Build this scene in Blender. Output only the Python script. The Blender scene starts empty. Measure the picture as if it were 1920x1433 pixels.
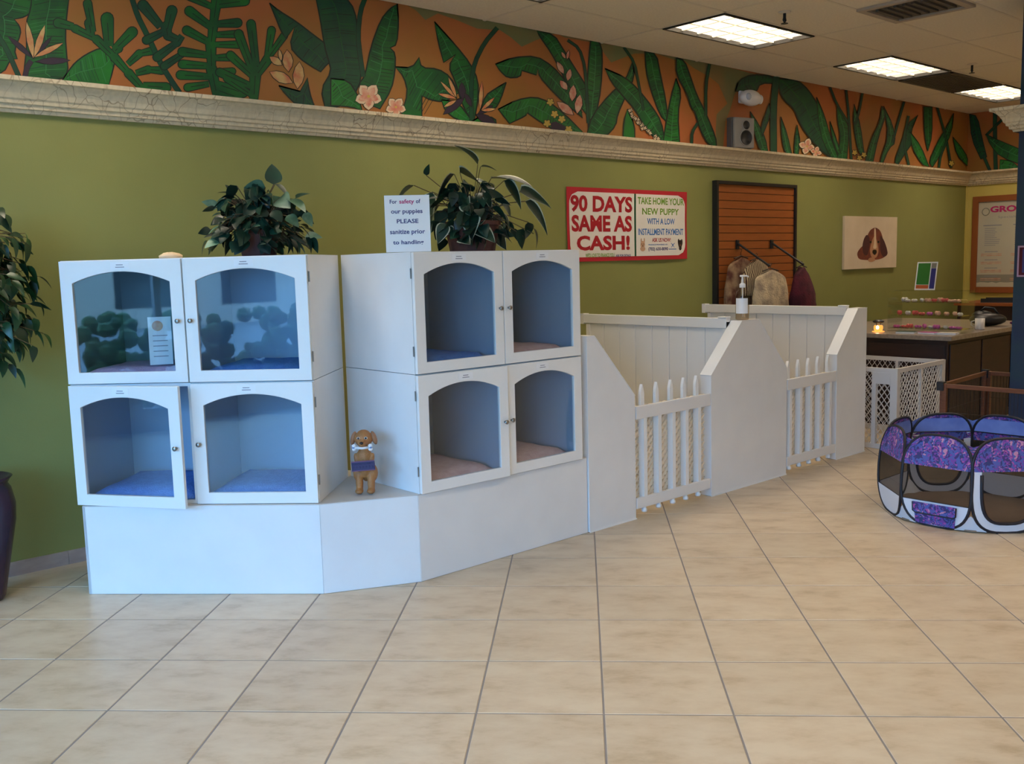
import bpy, math, random
from math import sin, cos, pi, sqrt, atan2, radians
from mathutils import Vector, Matrix, Euler
random.seed(7)
SC = bpy.context.scene
COL = SC.collection

# ------------------------------------------------------------------ camera
TH = 0.80342          # angle between the floor tile rows and the long green wall
DW = 5.56336          # camera distance from that wall
HC = 1.60361
FPX, PITCH, ROLL, YAW = 1809.47, 0.12291, -0.02626, -0.07318

def rotz(v, a):
    return Vector((v[0]*cos(a)-v[1]*sin(a), v[0]*sin(a)+v[1]*cos(a), v[2]))

def cam_basis():
    fw = Vector((sin(YAW)*cos(PITCH), cos(YAW)*cos(PITCH), -sin(PITCH)))
    ri = Vector((cos(YAW), -sin(YAW), 0)); up = ri.cross(fw)
    r = ri*cos(ROLL)+up*sin(ROLL); u = -ri*sin(ROLL)+up*cos(ROLL)
    return rotz(r, -TH), rotz(u, -TH), rotz(fw, -TH)
CR, CU, CF = cam_basis()
CO = Vector((0, -DW, HC))
cd = bpy.data.cameras.new('camera'); cam = bpy.data.objects.new('camera', cd); COL.objects.link(cam)
cam.matrix_world = Matrix(((CR[0], CU[0], -CF[0], CO[0]), (CR[1], CU[1], -CF[1], CO[1]), (CR[2], CU[2], -CF[2], CO[2]), (0, 0, 0, 1)))
cd.sensor_width = 36; cd.lens = FPX/1920*36; cd.clip_start = .05
SC.camera = cam

# ------------------------------------------------------------------ view and light
SC.view_settings.view_transform = 'Standard'; SC.view_settings.look = 'None'
SC.view_settings.exposure = 0.88; SC.view_settings.gamma = 1; SC.view_settings.use_curve_mapping = False
SC.cycles.max_bounces = 8; SC.cycles.diffuse_bounces = 4; SC.cycles.transparent_max_bounces = 24
SC.cycles.caustics_reflective = False; SC.cycles.caustics_refractive = False
SC.cycles.sample_clamp_indirect = 6; SC.cycles.use_denoising = True
W = bpy.data.worlds.new('sky'); SC.world = W; W.use_nodes = True
bg = W.node_tree.nodes['Background']; bg.inputs[0].default_value = (.21, .50, 1, 1); bg.inputs[1].default_value = 11.2
LAMP = 11.0            # radiance of the fluorescent panels
ROOM_X0, ROOM_X1, ROOM_Y1, CEIL = -3.6, 13.07, -9.4, 3.369
for (y0, y1) in ((-2.9, -.9), (-5.1, -3.1), (-7.3, -5.3), (-9.2, -7.5)):   # portals: they only help sample the sky through the shop window
    l = bpy.data.lights.new('window_portal', 'AREA'); l.shape = 'RECTANGLE'; l.size = 2.5; l.size_y = y1-y0; l.cycles.is_portal = True
    o = bpy.data.objects.new('window_portal', l); COL.objects.link(o); o.location = (ROOM_X0+.12, (y0+y1)/2, 1.5)
    o.rotation_euler = (0, -pi/2, 0)

# ------------------------------------------------------------------ helpers
def tw(x, y, z=0):    # tile-grid frame -> world
    return Vector((x*cos(TH)+y*sin(TH), -(DW-(-x*sin(TH)+y*cos(TH))), z))
def ray(u, v):
    return CF+CR*((u-960)/FPX)-CU*((v-716.5)/FPX)
def pw(u, v, d=0.0):  # photo pixel -> point on a plane parallel to the long wall
    r = ray(u, v); return CO+r*((-d-CO.y)/r.y)
def px(u, v, s):      # photo pixel -> point on a plane parallel to the end wall
    r = ray(u, v); return CO+r*((s-CO.x)/r.x)
def pz(u, v, z):
    r = ray(u, v); return CO+r*((z-CO.z)/r.z)

def node(nt, t, **k):
    n = nt.nodes.new(t)
    for a, b in k.items(): setattr(n, a, b)
    return n
def mat(name, col, rough=.6, metal=0, noise=None, scale=8, detail=3, bump=0, bscale=60, emit=None, estr=0, stretch=None, coord='Object', rand=0, spec=.5, ramp=(.35, .65), coat=0):
    m = bpy.data.materials.new(name); m.use_nodes = True; nt = m.node_tree; b = nt.nodes['Principled BSDF']
    b.inputs['Base Color'].default_value = (*col, 1); b.inputs['Roughness'].default_value = rough; b.inputs['Metallic'].default_value = metal
    b.inputs['Specular IOR Level'].default_value = spec; b.inputs['Coat Weight'].default_value = coat
    L = nt.links.new
    if noise or bump or rand:
        tc = node(nt, 'ShaderNodeTexCoord'); mp = node(nt, 'ShaderNodeMapping'); L(tc.outputs[coord], mp.inputs[0])
        if stretch: mp.inputs['Scale'].default_value = stretch
        if rand:
            oi = node(nt, 'ShaderNodeObjectInfo'); mu = node(nt, 'ShaderNodeVectorMath', operation='SCALE'); mu.inputs[0].default_value = (37, 19, 11)
            L(oi.outputs['Random'], mu.inputs['Scale']); L(mu.outputs[0], mp.inputs['Location'])
    src = None
    if noise:
        n = node(nt, 'ShaderNodeTexNoise'); n.inputs['Scale'].default_value = scale; n.inputs['Detail'].default_value = detail; L(mp.outputs[0], n.inputs[0])
        r = node(nt, 'ShaderNodeValToRGB'); e = r.color_ramp.elements; e[0].position, e[1].position = ramp; e[0].color = (*col, 1); e[1].color = (*noise, 1)
        L(n.outputs[0], r.inputs[0]); src = r.outputs[0]
    if rand and src:
        h = node(nt, 'ShaderNodeHueSaturation'); mr = node(nt, 'ShaderNodeMapRange'); mr.inputs[3].default_value = 1-rand; mr.inputs[4].default_value = 1+rand
        L(oi.outputs['Random'], mr.inputs[0]); L(mr.outputs[0], h.inputs['Value']); L(src, h.inputs['Color']); src = h.outputs[0]
    if src: L(src, b.inputs['Base Color'])
    if bump:
        n2 = node(nt, 'ShaderNodeTexNoise'); n2.inputs['Scale'].default_value = bscale; L(mp.outputs[0], n2.inputs[0])
        bp = node(nt, 'ShaderNodeBump'); bp.inputs['Strength'].default_value = bump; bp.inputs['Distance'].default_value = .01
        L(n2.outputs[0], bp.inputs['Height']); L(bp.outputs[0], b.inputs['Normal'])
    if emit:
        b.inputs['Emission Color'].default_value = (*emit, 1); b.inputs['Emission Strength'].default_value = estr
    return m
def clear_mat(name, tint=(1, 1, 1), gloss=.08, rough=.02, ior=1.45, fac=None):
    m = bpy.data.materials.new(name); m.use_nodes = True; nt = m.node_tree; nt.nodes.clear(); L = nt.links.new
    out = node(nt, 'ShaderNodeOutputMaterial'); t = node(nt, 'ShaderNodeBsdfTransparent'); t.inputs[0].default_value = (*tint, 1)
    g = node(nt, 'ShaderNodeBsdfGlossy'); g.inputs[1].default_value = rough
    mx = node(nt, 'ShaderNodeMixShader')
    if fac is not None: mx.inputs[0].default_value = fac
    else:   # thin-sheet reflectance, the same from both sides
        f = node(nt, 'ShaderNodeLayerWeight'); f.inputs[0].default_value = .5; p5 = node(nt, 'ShaderNodeMath', operation='POWER'); p5.inputs[1].default_value = 5
        ma = node(nt, 'ShaderNodeMath', operation='MULTIPLY_ADD'); ma.inputs[1].default_value = .9; ma.inputs[2].default_value = ((ior-1)/(ior+1))**2
        L(f.outputs['Facing'], p5.inputs[0]); L(p5.outputs[0], ma.inputs[0]); L(ma.outputs[0], mx.inputs[0])
    L(t.outputs[0], mx.inputs[1]); L(g.outputs[0], mx.inputs[2]); L(mx.outputs[0], out.inputs[0]); return m
def screen_mat(name, col, alpha):
    m = bpy.data.materials.new(name); m.use_nodes = True; nt = m.node_tree; nt.nodes.clear(); L = nt.links.new
    out = node(nt, 'ShaderNodeOutputMaterial'); t = node(nt, 'ShaderNodeBsdfTransparent'); d = node(nt, 'ShaderNodeBsdfDiffuse'); d.inputs[0].default_value = (*col, 1)
    mx = node(nt, 'ShaderNodeMixShader'); mx.inputs[0].default_value = alpha
    L(t.outputs[0], mx.inputs[1]); L(d.outputs[0], mx.inputs[2]); L(mx.outputs[0], out.inputs[0]); return m

class MB:
    def __init__(s): s.v = []; s.f = []; s.m = []
    def add(s, vs, fs, mi=0):
        b = len(s.v); s.v += [tuple(p) for p in vs]; s.f += [tuple(i+b for i in f) for f in fs]; s.m += [mi]*len(fs); return s
    def box(s, x0, y0, z0, x1, y1, z1, mi=0, M=None):
        vs = [(x, y, z) for z in (z0, z1) for y in (y0, y1) for x in (x0, x1)]
        if M is not None: vs = [M @ Vector(p) for p in vs]
        return s.add(vs, [(0, 2, 3, 1), (4, 5, 7, 6), (0, 1, 5, 4), (2, 6, 7, 3), (0, 4, 6, 2), (1, 3, 7, 5)], mi)
    def prism(s, pts, a, b, f, mi=0):   # pts 2d, f(p, t) -> 3d, between t=a and t=b
        n = len(pts); vs = [f(p, a) for p in pts]+[f(p, b) for p in pts]
        return s.add(vs, [tuple(range(n))[::-1], tuple(range(n, 2*n))]+[(i, (i+1) % n, n+(i+1) % n, n+i) for i in range(n)], mi)
    def tube(s, P, r, n=6, mi=0, closed=False):
        P = [Vector(p) for p in P]; k = len(P); R = r if isinstance(r, (list, tuple)) else [r]*k; vs = []; up = None
        for i, p in enumerate(P):
            a = P[(i-1) % k] if closed else P[max(i-1, 0)]; b = P[(i+1) % k] if closed else P[min(i+1, k-1)]
            t = (b-a).normalized()
            if up is None: up = Vector((0, 0, 1)) if abs(t.z) < .9 else Vector((0, 1, 0))
            x = up.cross(t); x = x.normalized() if x.length > 1e-5 else Vector((1, 0, 0)).cross(t).normalized()
            y = t.cross(x)
            up = y
            vs += [p+(x*cos(2*pi*j/n)+y*sin(2*pi*j/n))*R[i] for j in range(n)]
        fs = [(i*n+j, i*n+(j+1) % n, ((i+1) % k)*n+(j+1) % n, ((i+1) % k)*n+j) for i in range(k if closed else k-1) for j in range(n)]
        if not closed: fs += [tuple(range(n))[::-1], tuple(range((k-1)*n, k*n))]
        return s.add(vs, fs, mi)
    def lathe(s, prof, n=20, c=(0, 0, 0), mi=0, sx=1, sy=1):
        vs = [(c[0]+r*cos(2*pi*j/n)*sx, c[1]+r*sin(2*pi*j/n)*sy, c[2]+z) for r, z in prof for j in range(n)]
        k = len(prof); fs = [(i*n+j, i*n+(j+1) % n, (i+1)*n+(j+1) % n, (i+1)*n+j) for i in range(k-1) for j in range(n)]
        fs += [tuple(range(n))[::-1], tuple(range((k-1)*n, k*n))]
        return s.add(vs, fs, mi)
    def ell(s, c, r, rot=(0, 0, 0), n=14, m=8, mi=0):
        E = Euler(rot).to_matrix(); vs = []
        for i in range(1, m):
            a = pi*i/m
            for j in range(n):
                b = 2*pi*j/n; vs.append(Vector(c)+E @ Vector((r[0]*sin(a)*cos(b), r[1]*sin(a)*sin(b), r[2]*cos(a))))
        fs = [(i*n+j, (i+1)*n+j, (i+1)*n+(j+1) % n, i*n+(j+1) % n) for i in range(m-2) for j in range(n)]
        t = len(vs); vs += [Vector(c)+E @ Vector((0, 0, r[2])), Vector(c)-E @ Vector((0, 0, r[2]))]
        fs += [(j, (j+1) % n, t) for j in range(n)]+[((m-2)*n+(j+1) % n, (m-2)*n+j, t+1) for j in range(n)]
        return s.add(vs, fs, mi)
    def mesh(s, name, mats):
        me = bpy.data.meshes.new(name); me.from_pydata(s.v, [], s.f)
        for m in (mats if isinstance(mats, (list, tuple)) else [mats]): me.materials.append(m)
        me.polygons.foreach_set('material_index', s.m); me.update(); return me
    def build(s, name, mats, parent=None, smooth=False, bevel=0, loc=None, rot=None, label=None):
        me = s.mesh(name, mats)
        if smooth: me.polygons.foreach_set('use_smooth', [True]*len(me.polygons))
        o = bpy.data.objects.new(name, me); COL.objects.link(o)
        if parent: o.parent = parent
        if loc: o.location = loc
        if rot: o.rotation_euler = rot
        if bevel:
            b = o.modifiers.new('bevel', 'BEVEL'); b.width = bevel; b.segments = 2; b.limit_method = 'ANGLE'
        if label: o['label'] = label
        return o
def B(*a, **k): return MB().box(*a, **k)
def tag(o, label=None, cat=None, group=None, kind=None):
    for k, v in (('label', label), ('category', cat), ('group', group), ('kind', kind)):
        if v: o[k] = v
    return o
def empty(name, loc, rz=0, label=None, cat=None, group=None):
    o = bpy.data.objects.new(name, None); COL.objects.link(o); o.location = loc; o.rotation_euler = (0, 0, rz); o.empty_display_size = .1
    return tag(o, label, cat, group)
def inst(name, me, parent, loc, rot=(0, 0, 0), sc=1):
    o = bpy.data.objects.new(name, me); COL.objects.link(o); o.parent = parent; o.location = loc; o.rotation_euler = rot
    o.scale = (sc, sc, sc) if not isinstance(sc, tuple) else sc; return o
def text2d(body, bold=.0, spacing=1.0):
    cu = bpy.data.curves.new('t', 'FONT'); cu.body = body; cu.offset = bold; cu.space_character = spacing; cu.resolution_u = 3
    o = bpy.data.objects.new('t', cu); COL.objects.link(o); me = bpy.data.meshes.new_from_object(o)
    vs = [(v.co.x, v.co.y) for v in me.vertices]; fs = [tuple(p.vertices) for p in me.polygons]
    bpy.data.objects.remove(o); bpy.data.meshes.remove(me); bpy.data.curves.remove(cu)
    x0 = min(v[0] for v in vs); x1 = max(v[0] for v in vs); y0 = min(v[1] for v in vs); y1 = max(v[1] for v in vs)
    return [((v[0]-x0)/(x1-x0), (v[1]-y0)/(y1-y0)) for v in vs], fs
def put_text(mb, body, x0, x1, z0, z1, f, mi=0, bold=.012):   # text stretched to a box, f(x, z) -> 3d
    vs, fs = text2d(body, bold); mb.add([f(x0+(x1-x0)*a, z0+(z1-z0)*b) for a, b in vs], fs, mi)
def chaikin(P, n=1, closed=True):
    for _ in range(n):
        Q = []
        k = len(P)
        for i in range(k if closed else k-1):
            a, b = P[i], P[(i+1) % k]; Q += [(a[0]*.78+b[0]*.22, a[1]*.78+b[1]*.22), (a[0]*.22+b[0]*.78, a[1]*.22+b[1]*.78)]
        P = Q if closed else [P[0]]+Q+[P[-1]]
    return P
def soften(P):      # rounds shallow corners, keeps leaf tips and notches sharp
    Q = []; k = len(P)
    for i in range(k):
        a, b, c_ = P[i-1], P[i], P[(i+1) % k]; v1 = (a[0]-b[0], a[1]-b[1]); v2 = (c_[0]-b[0], c_[1]-b[1])
        l = sqrt(v1[0]**2+v1[1]**2)*sqrt(v2[0]**2+v2[1]**2) or 1; cs = (v1[0]*v2[0]+v1[1]*v2[1])/l
        if cs > -.25: Q.append(b)
        else: Q += [(b[0]+v1[0]*.24, b[1]+v1[1]*.24), (b[0]+v2[0]*.24, b[1]+v2[1]*.24)]
    return Q
def inside(p, P):
    r = False; j = len(P)-1
    for i in range(len(P)):
        if (P[i][1] > p[1]) != (P[j][1] > p[1]) and p[0] < (P[j][0]-P[i][0])*(p[1]-P[i][1])/(P[j][1]-P[i][1])+P[i][0]: r = not r
        j = i
    return r

# ------------------------------------------------------------------ materials
M = {}
M['green'] = mat('green_paint', (.245, .250, .075), .55, noise=(.258, .265, .080), scale=3, bump=.05, bscale=90, coord='Object')
M['yellow'] = mat('yellow_paint', (.62, .50, .12), .55, noise=(.66, .54, .14), scale=3)
M['orange'] = mat('mural_orange', (.46, .135, .040), .6, noise=(.34, .155, .030), scale=1.3, detail=4, ramp=(.38, .62))
M['sky_green'] = mat('mural_pale_green', (.18, .19, .075), .6, noise=(.24, .16, .06), scale=2)
M['leaf_a'] = mat('mural_green', (.006, .135, .020), .55, noise=(.004, .075, .022), scale=7)
M['leaf_b'] = mat('mural_bright_green', (.010, .20, .020), .55, noise=(.008, .12, .022), scale=6)
M['leaf_c'] = mat('mural_blue_green', (.006, .080, .028), .55, noise=(.004, .048, .030), scale=8)
M['leaf_l'] = mat('mural_light_green', (.03, .21, .06), .55)
M['ink'] = mat('mural_outline', (.008, .018, .012), .6)
M['purple_ink'] = mat('mural_purple', (.035, .02, .04), .6)
M['petal'] = mat('mural_petal', (.62, .42, .16), .6, noise=(.55, .16, .07), scale=14)
M['pink'] = mat('mural_pink', (.62, .20, .13), .6, noise=(.7, .45, .3), scale=20)
M['cream_paint'] = mat('mural_cream', (.72, .55, .36), .6)
M['yellow_star'] = mat('mural_yellow', (.6, .42, .08), .6)
M['white_lam'] = mat('white_laminate', (.80, .80, .79), .38, noise=(.77, .77, .765), scale=5)
M['white_trim'] = mat('white_door_paint', (.84, .84, .82), .3)
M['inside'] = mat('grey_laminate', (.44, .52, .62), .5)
M['inside_dark'] = mat('laminate_darkened_for_reflection', (.16, .22, .22), .5)  # liner colour darkened so the reflection in the door glass stands out
M['vinyl'] = mat('white_vinyl', (.80, .79, .77), .35)
M['cream_vinyl'] = mat('cream_vinyl', (.80, .70, .55), .4)
M['ledge'] = mat('ledge_top', (.60, .57, .53), .5)
M['glass'] = clear_mat('cabinet_glass', (.90, .95, .97), ior=1.62)
M['winglass'] = clear_mat('window_glass', (.93, .96, .95), ior=1.3)
M['acrylic'] = clear_mat('clear_acrylic', (.93, .95, .93), ior=1.45)
M['chrome'] = mat('brushed_nickel', (.35, .34, .33), .3, metal=1)
M['dark_metal'] = mat('dark_metal', (.02, .02, .022), .4, metal=.6)
M['black'] = mat('black_plastic', (.012, .012, .014), .4)
M['blue_pad'] = mat('blue_fleece', (.09, .22, .62), .95, noise=(.12, .28, .72), scale=30, bump=.5, bscale=120)
M['pink_pad'] = mat('pink_fleece', (.82, .48, .46), .95, noise=(.90, .58, .56), scale=30, bump=.5, bscale=120)
M['lilac_pad'] = mat('lilac_fleece', (.62, .40, .62), .95, noise=(.72, .50, .72), scale=30, bump=.5, bscale=120)
M['paper'] = mat('paper', (.86, .87, .88), .7)
M['grey_ink'] = mat('grey_ink', (.30, .30, .34), .7)
M['red'] = mat('red_print', (.50, .015, .03), .5)
M['red_text'] = mat('red_letters', (.42, .008, .02), .5)
M['green_text'] = mat('green_letters', (.18, .36, .03), .5)
M['blue_text'] = mat('blue_letters', (.06, .20, .50), .5)
M['navy_text'] = mat('navy_letters', (.03, .03, .16), .5)
M['dkgreen'] = mat('dark_green_print', (.015, .09, .04), .5)
M['magenta'] = mat('magenta_letters', (.5, .02, .16), .5)
M['banner'] = mat('banner_vinyl', (.80, .76, .68), .35)
M['slat'] = mat('orange_slatboard', (.34, .095, .018), .5, noise=(.30, .08, .015), scale=4, stretch=(1, 8, 8))
M['terracotta'] = mat('brown_pot', (.13, .045, .03), .7, noise=(.09, .03, .025), scale=12)
M['soil'] = mat('soil', (.03, .02, .015), .95)
M['ivy'] = mat('ivy_leaf', (.010, .045, .024), .40, noise=(.005, .022, .016), scale=9, rand=.35)
M['ivy_pale'] = mat('pale_leaf', (.14, .26, .17), .45, noise=(.05, .13, .07), scale=16, rand=.25)
M['vein'] = mat('leaf_cream_edge', (.52, .55, .42), .5)
M['ficus'] = mat('ficus_leaf', (.010, .040, .018), .35, noise=(.018, .075, .018), scale=4, rand=.5)
M['stem'] = mat('stem', (.09, .06, .03), .8)
M['urn'] = mat('purple_urn', (.030, .012, .035), .25, noise=(.05, .02, .045), scale=5)
M['dog_fur'] = mat('puppy_resin', (.46, .20, .06), .55, noise=(.36, .145, .045), scale=18, bump=.35, bscale=160)
M['dog_ear'] = mat('puppy_ear_resin', (.30, .13, .06), .6, noise=(.36, .17, .08), scale=20, bump=.3, bscale=160)
M['nose'] = mat('black_resin', (.01, .008, .008), .25)
M['bone'] = mat('white_resin', (.80, .80, .80), .5)
M['bow'] = mat('grey_blue_resin', (.20, .30, .55), .5)
M['plaque'] = mat('purple_plaque', (.035, .028, .095), .6)
M['plaque_ink'] = mat('plaque_lettering', (.02, .015, .07), .6)
M['plaque_edge'] = mat('plaque_edge', (.15, .06, .12), .6)
M['skirting'] = mat('stone_skirting', (.34, .25, .22), .5, noise=(.44, .34, .29), scale=6, stretch=(1, 1, 3))
M['ceil'] = mat('ceiling_tile', (.82, .74, .60), .9, noise=(.76, .68, .55), scale=60, bump=.25, bscale=260)
M['tgrid'] = mat('ceiling_grid', (.72, .64, .52), .6)
M['fixture'] = mat('fixture_black_frame', (.02, .018, .015), .5)
M['louver'] = mat('louver_white', (.85, .78, .62), .4, emit=(1, .82, .50), estr=.30)
M['lamp'] = mat('fluorescent_panel', (.9, .9, .85), .5, emit=(1, .83, .64), estr=LAMP)
def cutoff(m, power):      # parabolic louvers throw their light downwards: dimmer at grazing angles, from anywhere in the room
    nt = m.node_tree; L = nt.links.new; b = nt.nodes['Principled BSDF']; g_ = node(nt, 'ShaderNodeNewGeometry'); d_ = node(nt, 'ShaderNodeVectorMath', operation='DOT_PRODUCT')
    L(g_.outputs['Incoming'], d_.inputs[0]); L(g_.outputs['True Normal'], d_.inputs[1]); ab = node(nt, 'ShaderNodeMath', operation='ABSOLUTE'); L(d_.outputs['Value'], ab.inputs[0])
    pw_ = node(nt, 'ShaderNodeMath', operation='POWER'); pw_.inputs[1].default_value = 2.0; L(ab.outputs[0], pw_.inputs[0])
    ma = node(nt, 'ShaderNodeMath', operation='MULTIPLY_ADD'); ma.inputs[1].default_value = power*.972; ma.inputs[2].default_value = power*.028; L(pw_.outputs[0], ma.inputs[0]); L(ma.outputs[0], b.inputs['Emission Strength'])
cutoff(M['lamp'], LAMP)
M['vent'] = mat('vent_metal', (.10, .085, .07), .6)
M['vent_frame'] = mat('vent_frame', (.42, .35, .28), .6)
M['speaker'] = mat('speaker_silver', (.30, .29, .27), .4)
M['spk_side'] = mat('speaker_grey', (.12, .12, .12), .5)
M['cone'] = mat('speaker_cone', (.02, .02, .022), .5)
M['counter'] = mat('counter_wood', (.022, .009, .006), .5, noise=(.036, .013, .008), scale=4, stretch=(1, 1, 6))
M['ctop'] = mat('counter_top', (.24, .19, .15), .3, noise=(.32, .26, .21), scale=30)
M['plastic_pen'] = mat('pen_white_plastic', (.62, .60, .58), .5)
M['wood'] = mat('orange_wood', (.19, .065, .024), .5, noise=(.14, .045, .016), scale=8, stretch=(1, 1, 10))
M['wire'] = mat('black_wire', (.02, .016, .012), .5)
M['column'] = mat('column_navy', (.010, .022, .060), .5, noise=(.008, .045, .040), scale=2.5, ramp=(.45, .75))
M['stone'] = None
M['white_fab'] = mat('white_nylon', (.72, .76, .84), .6)
M['blue_fab'] = mat('blue_nylon', (.17, .25, .66), .6, noise=(.24, .34, .76), scale=8)
M['brown_fab'] = mat('brown_nylon', (.25, .18, .12), .8, noise=(.30, .215, .15), scale=7)
M['grey_fab'] = mat('grey_nylon', (.20, .17, .16), .7)
M['piping'] = mat('black_piping', (.010, .010, .018), .5)
M['screen'] = screen_mat('black_screen', (.030, .024, .020), .40)
M['fleece'] = mat('cream_fleece', (.62, .50, .32), .95, noise=(.30, .24, .18), scale=9, bump=.8, bscale=60)
M['maroon'] = mat('maroon_knit', (.10, .008, .022), .9, noise=(.045, .004, .012), scale=9, bump=.6, bscale=70)
M['tan'] = mat('tan_fur', (.34, .22, .12), .95, noise=(.10, .03, .02), scale=9, bump=.6, bscale=60)
M['hanger'] = mat('hanger_brown', (.03, .02, .015), .5)
M['white_plastic'] = mat('white_plastic', (.85, .85, .87), .35)
M['gel'] = clear_mat('clear_bottle', (.93, .90, .86), ior=1.35)
M['gelfill'] = clear_mat('gel', (.88, .82, .74), fac=.07, rough=.15)
M['candle_glass'] = mat('candle_amber', (.35, .10, .02), .3, emit=(1, .35, .06), estr=.8)
M['flame'] = mat('candle_flame', (1, .8, .5), .5, emit=(1, .75, .4), estr=9)
M['grass_green'] = mat('flyer_green', (.03, .20, .03), .5)
M['flyer_blue'] = mat('flyer_blue', (.03, .035, .22), .5)
M['flyer_orange'] = mat('flyer_orange', (.62, .14, .04), .5)
M['canvas'] = mat('canvas_cream', (.70, .58, .42), .7, noise=(.66, .54, .38), scale=6)
M['dogred'] = mat('spaniel_red', (.24, .055, .02), .7, noise=(.14, .03, .018), scale=12)
M['dogdark'] = mat('spaniel_dark', (.07, .016, .014), .7)
M['doglight'] = mat('spaniel_light', (.48, .24, .12), .7)
M['menu_frame'] = mat('menu_frame_wood', (.30, .085, .02), .5)
M['menu_paper'] = mat('menu_paper', (.58, .54, .42), .5, noise=(.54, .51, .42), scale=2)
M['menu_grey'] = mat('menu_grey', (.28, .27, .22), .5)
M['asphalt'] = mat('asphalt', (.16, .17, .17), .9)
M['hedge'] = mat('hedge', (.05, .12, .03), .8, noise=(.02, .06, .02), scale=8)
M['stucco'] = mat('stucco', (.45, .38, .30), .9)
M['plain'] = mat('plain_wall_paint', (.42, .36, .24), .7)
M['mullion'] = mat('mullion_aluminium', (.25, .25, .26), .4, metal=.6)
M['mug'] = mat('mug_white', (.75, .70, .66), .3)
M['grout'] = mat('grout', (.23, .205, .19), .9)
tc = [(.6, .1, .08), (.62, .58, .5), (.12, .2, .5), (.5, .1, .3), (.7, .4, .25), (.06, .12, .1), (.6, .42, .1)]
M['bits'] = [mat('trinket_%s' % n, c, .5) for n, c in zip(('red', 'cream', 'blue', 'pink', 'peach', 'dark', 'gold'), tc)]

def tile_mat():     # stone-look ceramic: streaks run along the rows, tone differs tile by tile
    m = bpy.data.materials.new('beige_ceramic'); m.use_nodes = True; nt = m.node_tree; L = nt.links.new; b = nt.nodes['Principled BSDF']
    tcn = node(nt, 'ShaderNodeTexCoord'); oi = node(nt, 'ShaderNodeObjectInfo'); mp = node(nt, 'ShaderNodeMapping'); mu = node(nt, 'ShaderNodeVectorMath', operation='SCALE')
    mu.inputs[0].default_value = (53, 29, 17); L(oi.outputs['Random'], mu.inputs['Scale']); L(mu.outputs[0], mp.inputs['Location']); L(tcn.outputs['Object'], mp.inputs[0]); mp.inputs['Scale'].default_value = (1, 1.9, 1); mp.inputs['Rotation'].default_value = (0, 0, .25)
    n1 = node(nt, 'ShaderNodeTexNoise'); n1.inputs['Scale'].default_value = 5.0; n1.inputs['Detail'].default_value = 8; n1.inputs['Roughness'].default_value = .62; L(mp.outputs[0], n1.inputs[0])
    r = node(nt, 'ShaderNodeValToRGB'); e = r.color_ramp.elements; e[0].position = .30; e[0].color = (.43, .325, .205, 1); e[1].position = .62; e[1].color = (.60, .495, .352, 1)
    k = e.new(.46); k.color = (.55, .438, .302, 1); L(n1.outputs[0], r.inputs[0])
    h = node(nt, 'ShaderNodeHueSaturation'); mr = node(nt, 'ShaderNodeMapRange'); mr.inputs[3].default_value = .95; mr.inputs[4].default_value = 1.05; L(oi.outputs['Random'], mr.inputs[0]); L(mr.outputs[0], h.inputs['Value']); L(r.outputs[0], h.inputs['Color'])
    L(h.outputs[0], b.inputs['Base Color']); b.inputs['Roughness'].default_value = .36; b.inputs['Specular IOR Level'].default_value = .4
    bp = node(nt, 'ShaderNodeBump'); bp.inputs['Strength'].default_value = .12; bp.inputs['Distance'].default_value = .004; L(n1.outputs[0], bp.inputs['Height']); L(bp.outputs[0], b.inputs['Normal'])
    return m
M['tile'] = tile_mat()
def crackle_mat():
    m = bpy.data.materials.new('crackled_cornice'); m.use_nodes = True; nt = m.node_tree; L = nt.links.new; b = nt.nodes['Principled BSDF']
    tcn = node(nt, 'ShaderNodeTexCoord'); mp = node(nt, 'ShaderNodeMapping'); mp.inputs['Scale'].default_value = (1, 1, .55); L(tcn.outputs['Object'], mp.inputs[0])
    nz = node(nt, 'ShaderNodeTexNoise'); nz.inputs['Scale'].default_value = 7; L(mp.outputs[0], nz.inputs[0])
    mxv = node(nt, 'ShaderNodeMixRGB'); mxv.inputs[0].default_value = .12; L(mp.outputs[0], mxv.inputs[1]); L(nz.outputs['Color'], mxv.inputs[2])
    v = node(nt, 'ShaderNodeTexVoronoi', feature='DISTANCE_TO_EDGE'); v.inputs['Scale'].default_value = 15; L(mxv.outputs[0], v.inputs['Vector'])
    r = node(nt, 'ShaderNodeValToRGB'); e = r.color_ramp.elements; e[0].position = .0; e[0].color = (.30, .20, .11, 1); e[1].position = .035; e[1].color = (.82, .70, .48, 1); L(v.outputs[0], r.inputs[0])
    n2 = node(nt, 'ShaderNodeTexNoise'); n2.inputs['Scale'].default_value = 3; n2.inputs['Detail'].default_value = 5; L(mp.outputs[0], n2.inputs[0])
    r2 = node(nt, 'ShaderNodeValToRGB'); r2.color_ramp.elements[0].position = .42; r2.color_ramp.elements[1].position = .58; L(n2.outputs[0], r2.inputs[0])
    mx = node(nt, 'ShaderNodeMixRGB'); mx.inputs[2].default_value = (.76, .64, .43, 1); L(r2.outputs[0], mx.inputs[0]); L(r.outputs[0], mx.inputs[1])
    n3 = node(nt, 'ShaderNodeTexNoise'); n3.inputs['Scale'].default_value = 40; L(mp.outputs[0], n3.inputs[0])
    mm = node(nt, 'ShaderNodeMixRGB', blend_type='MULTIPLY'); mm.inputs[0].default_value = .35; L(mx.outputs[0], mm.inputs[1]); L(n3.outputs[0], mm.inputs[2])
    L(mm.outputs[0], b.inputs['Base Color']); b.inputs['Roughness'].default_value = .5; return m
M['stone'] = crackle_mat()
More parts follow.
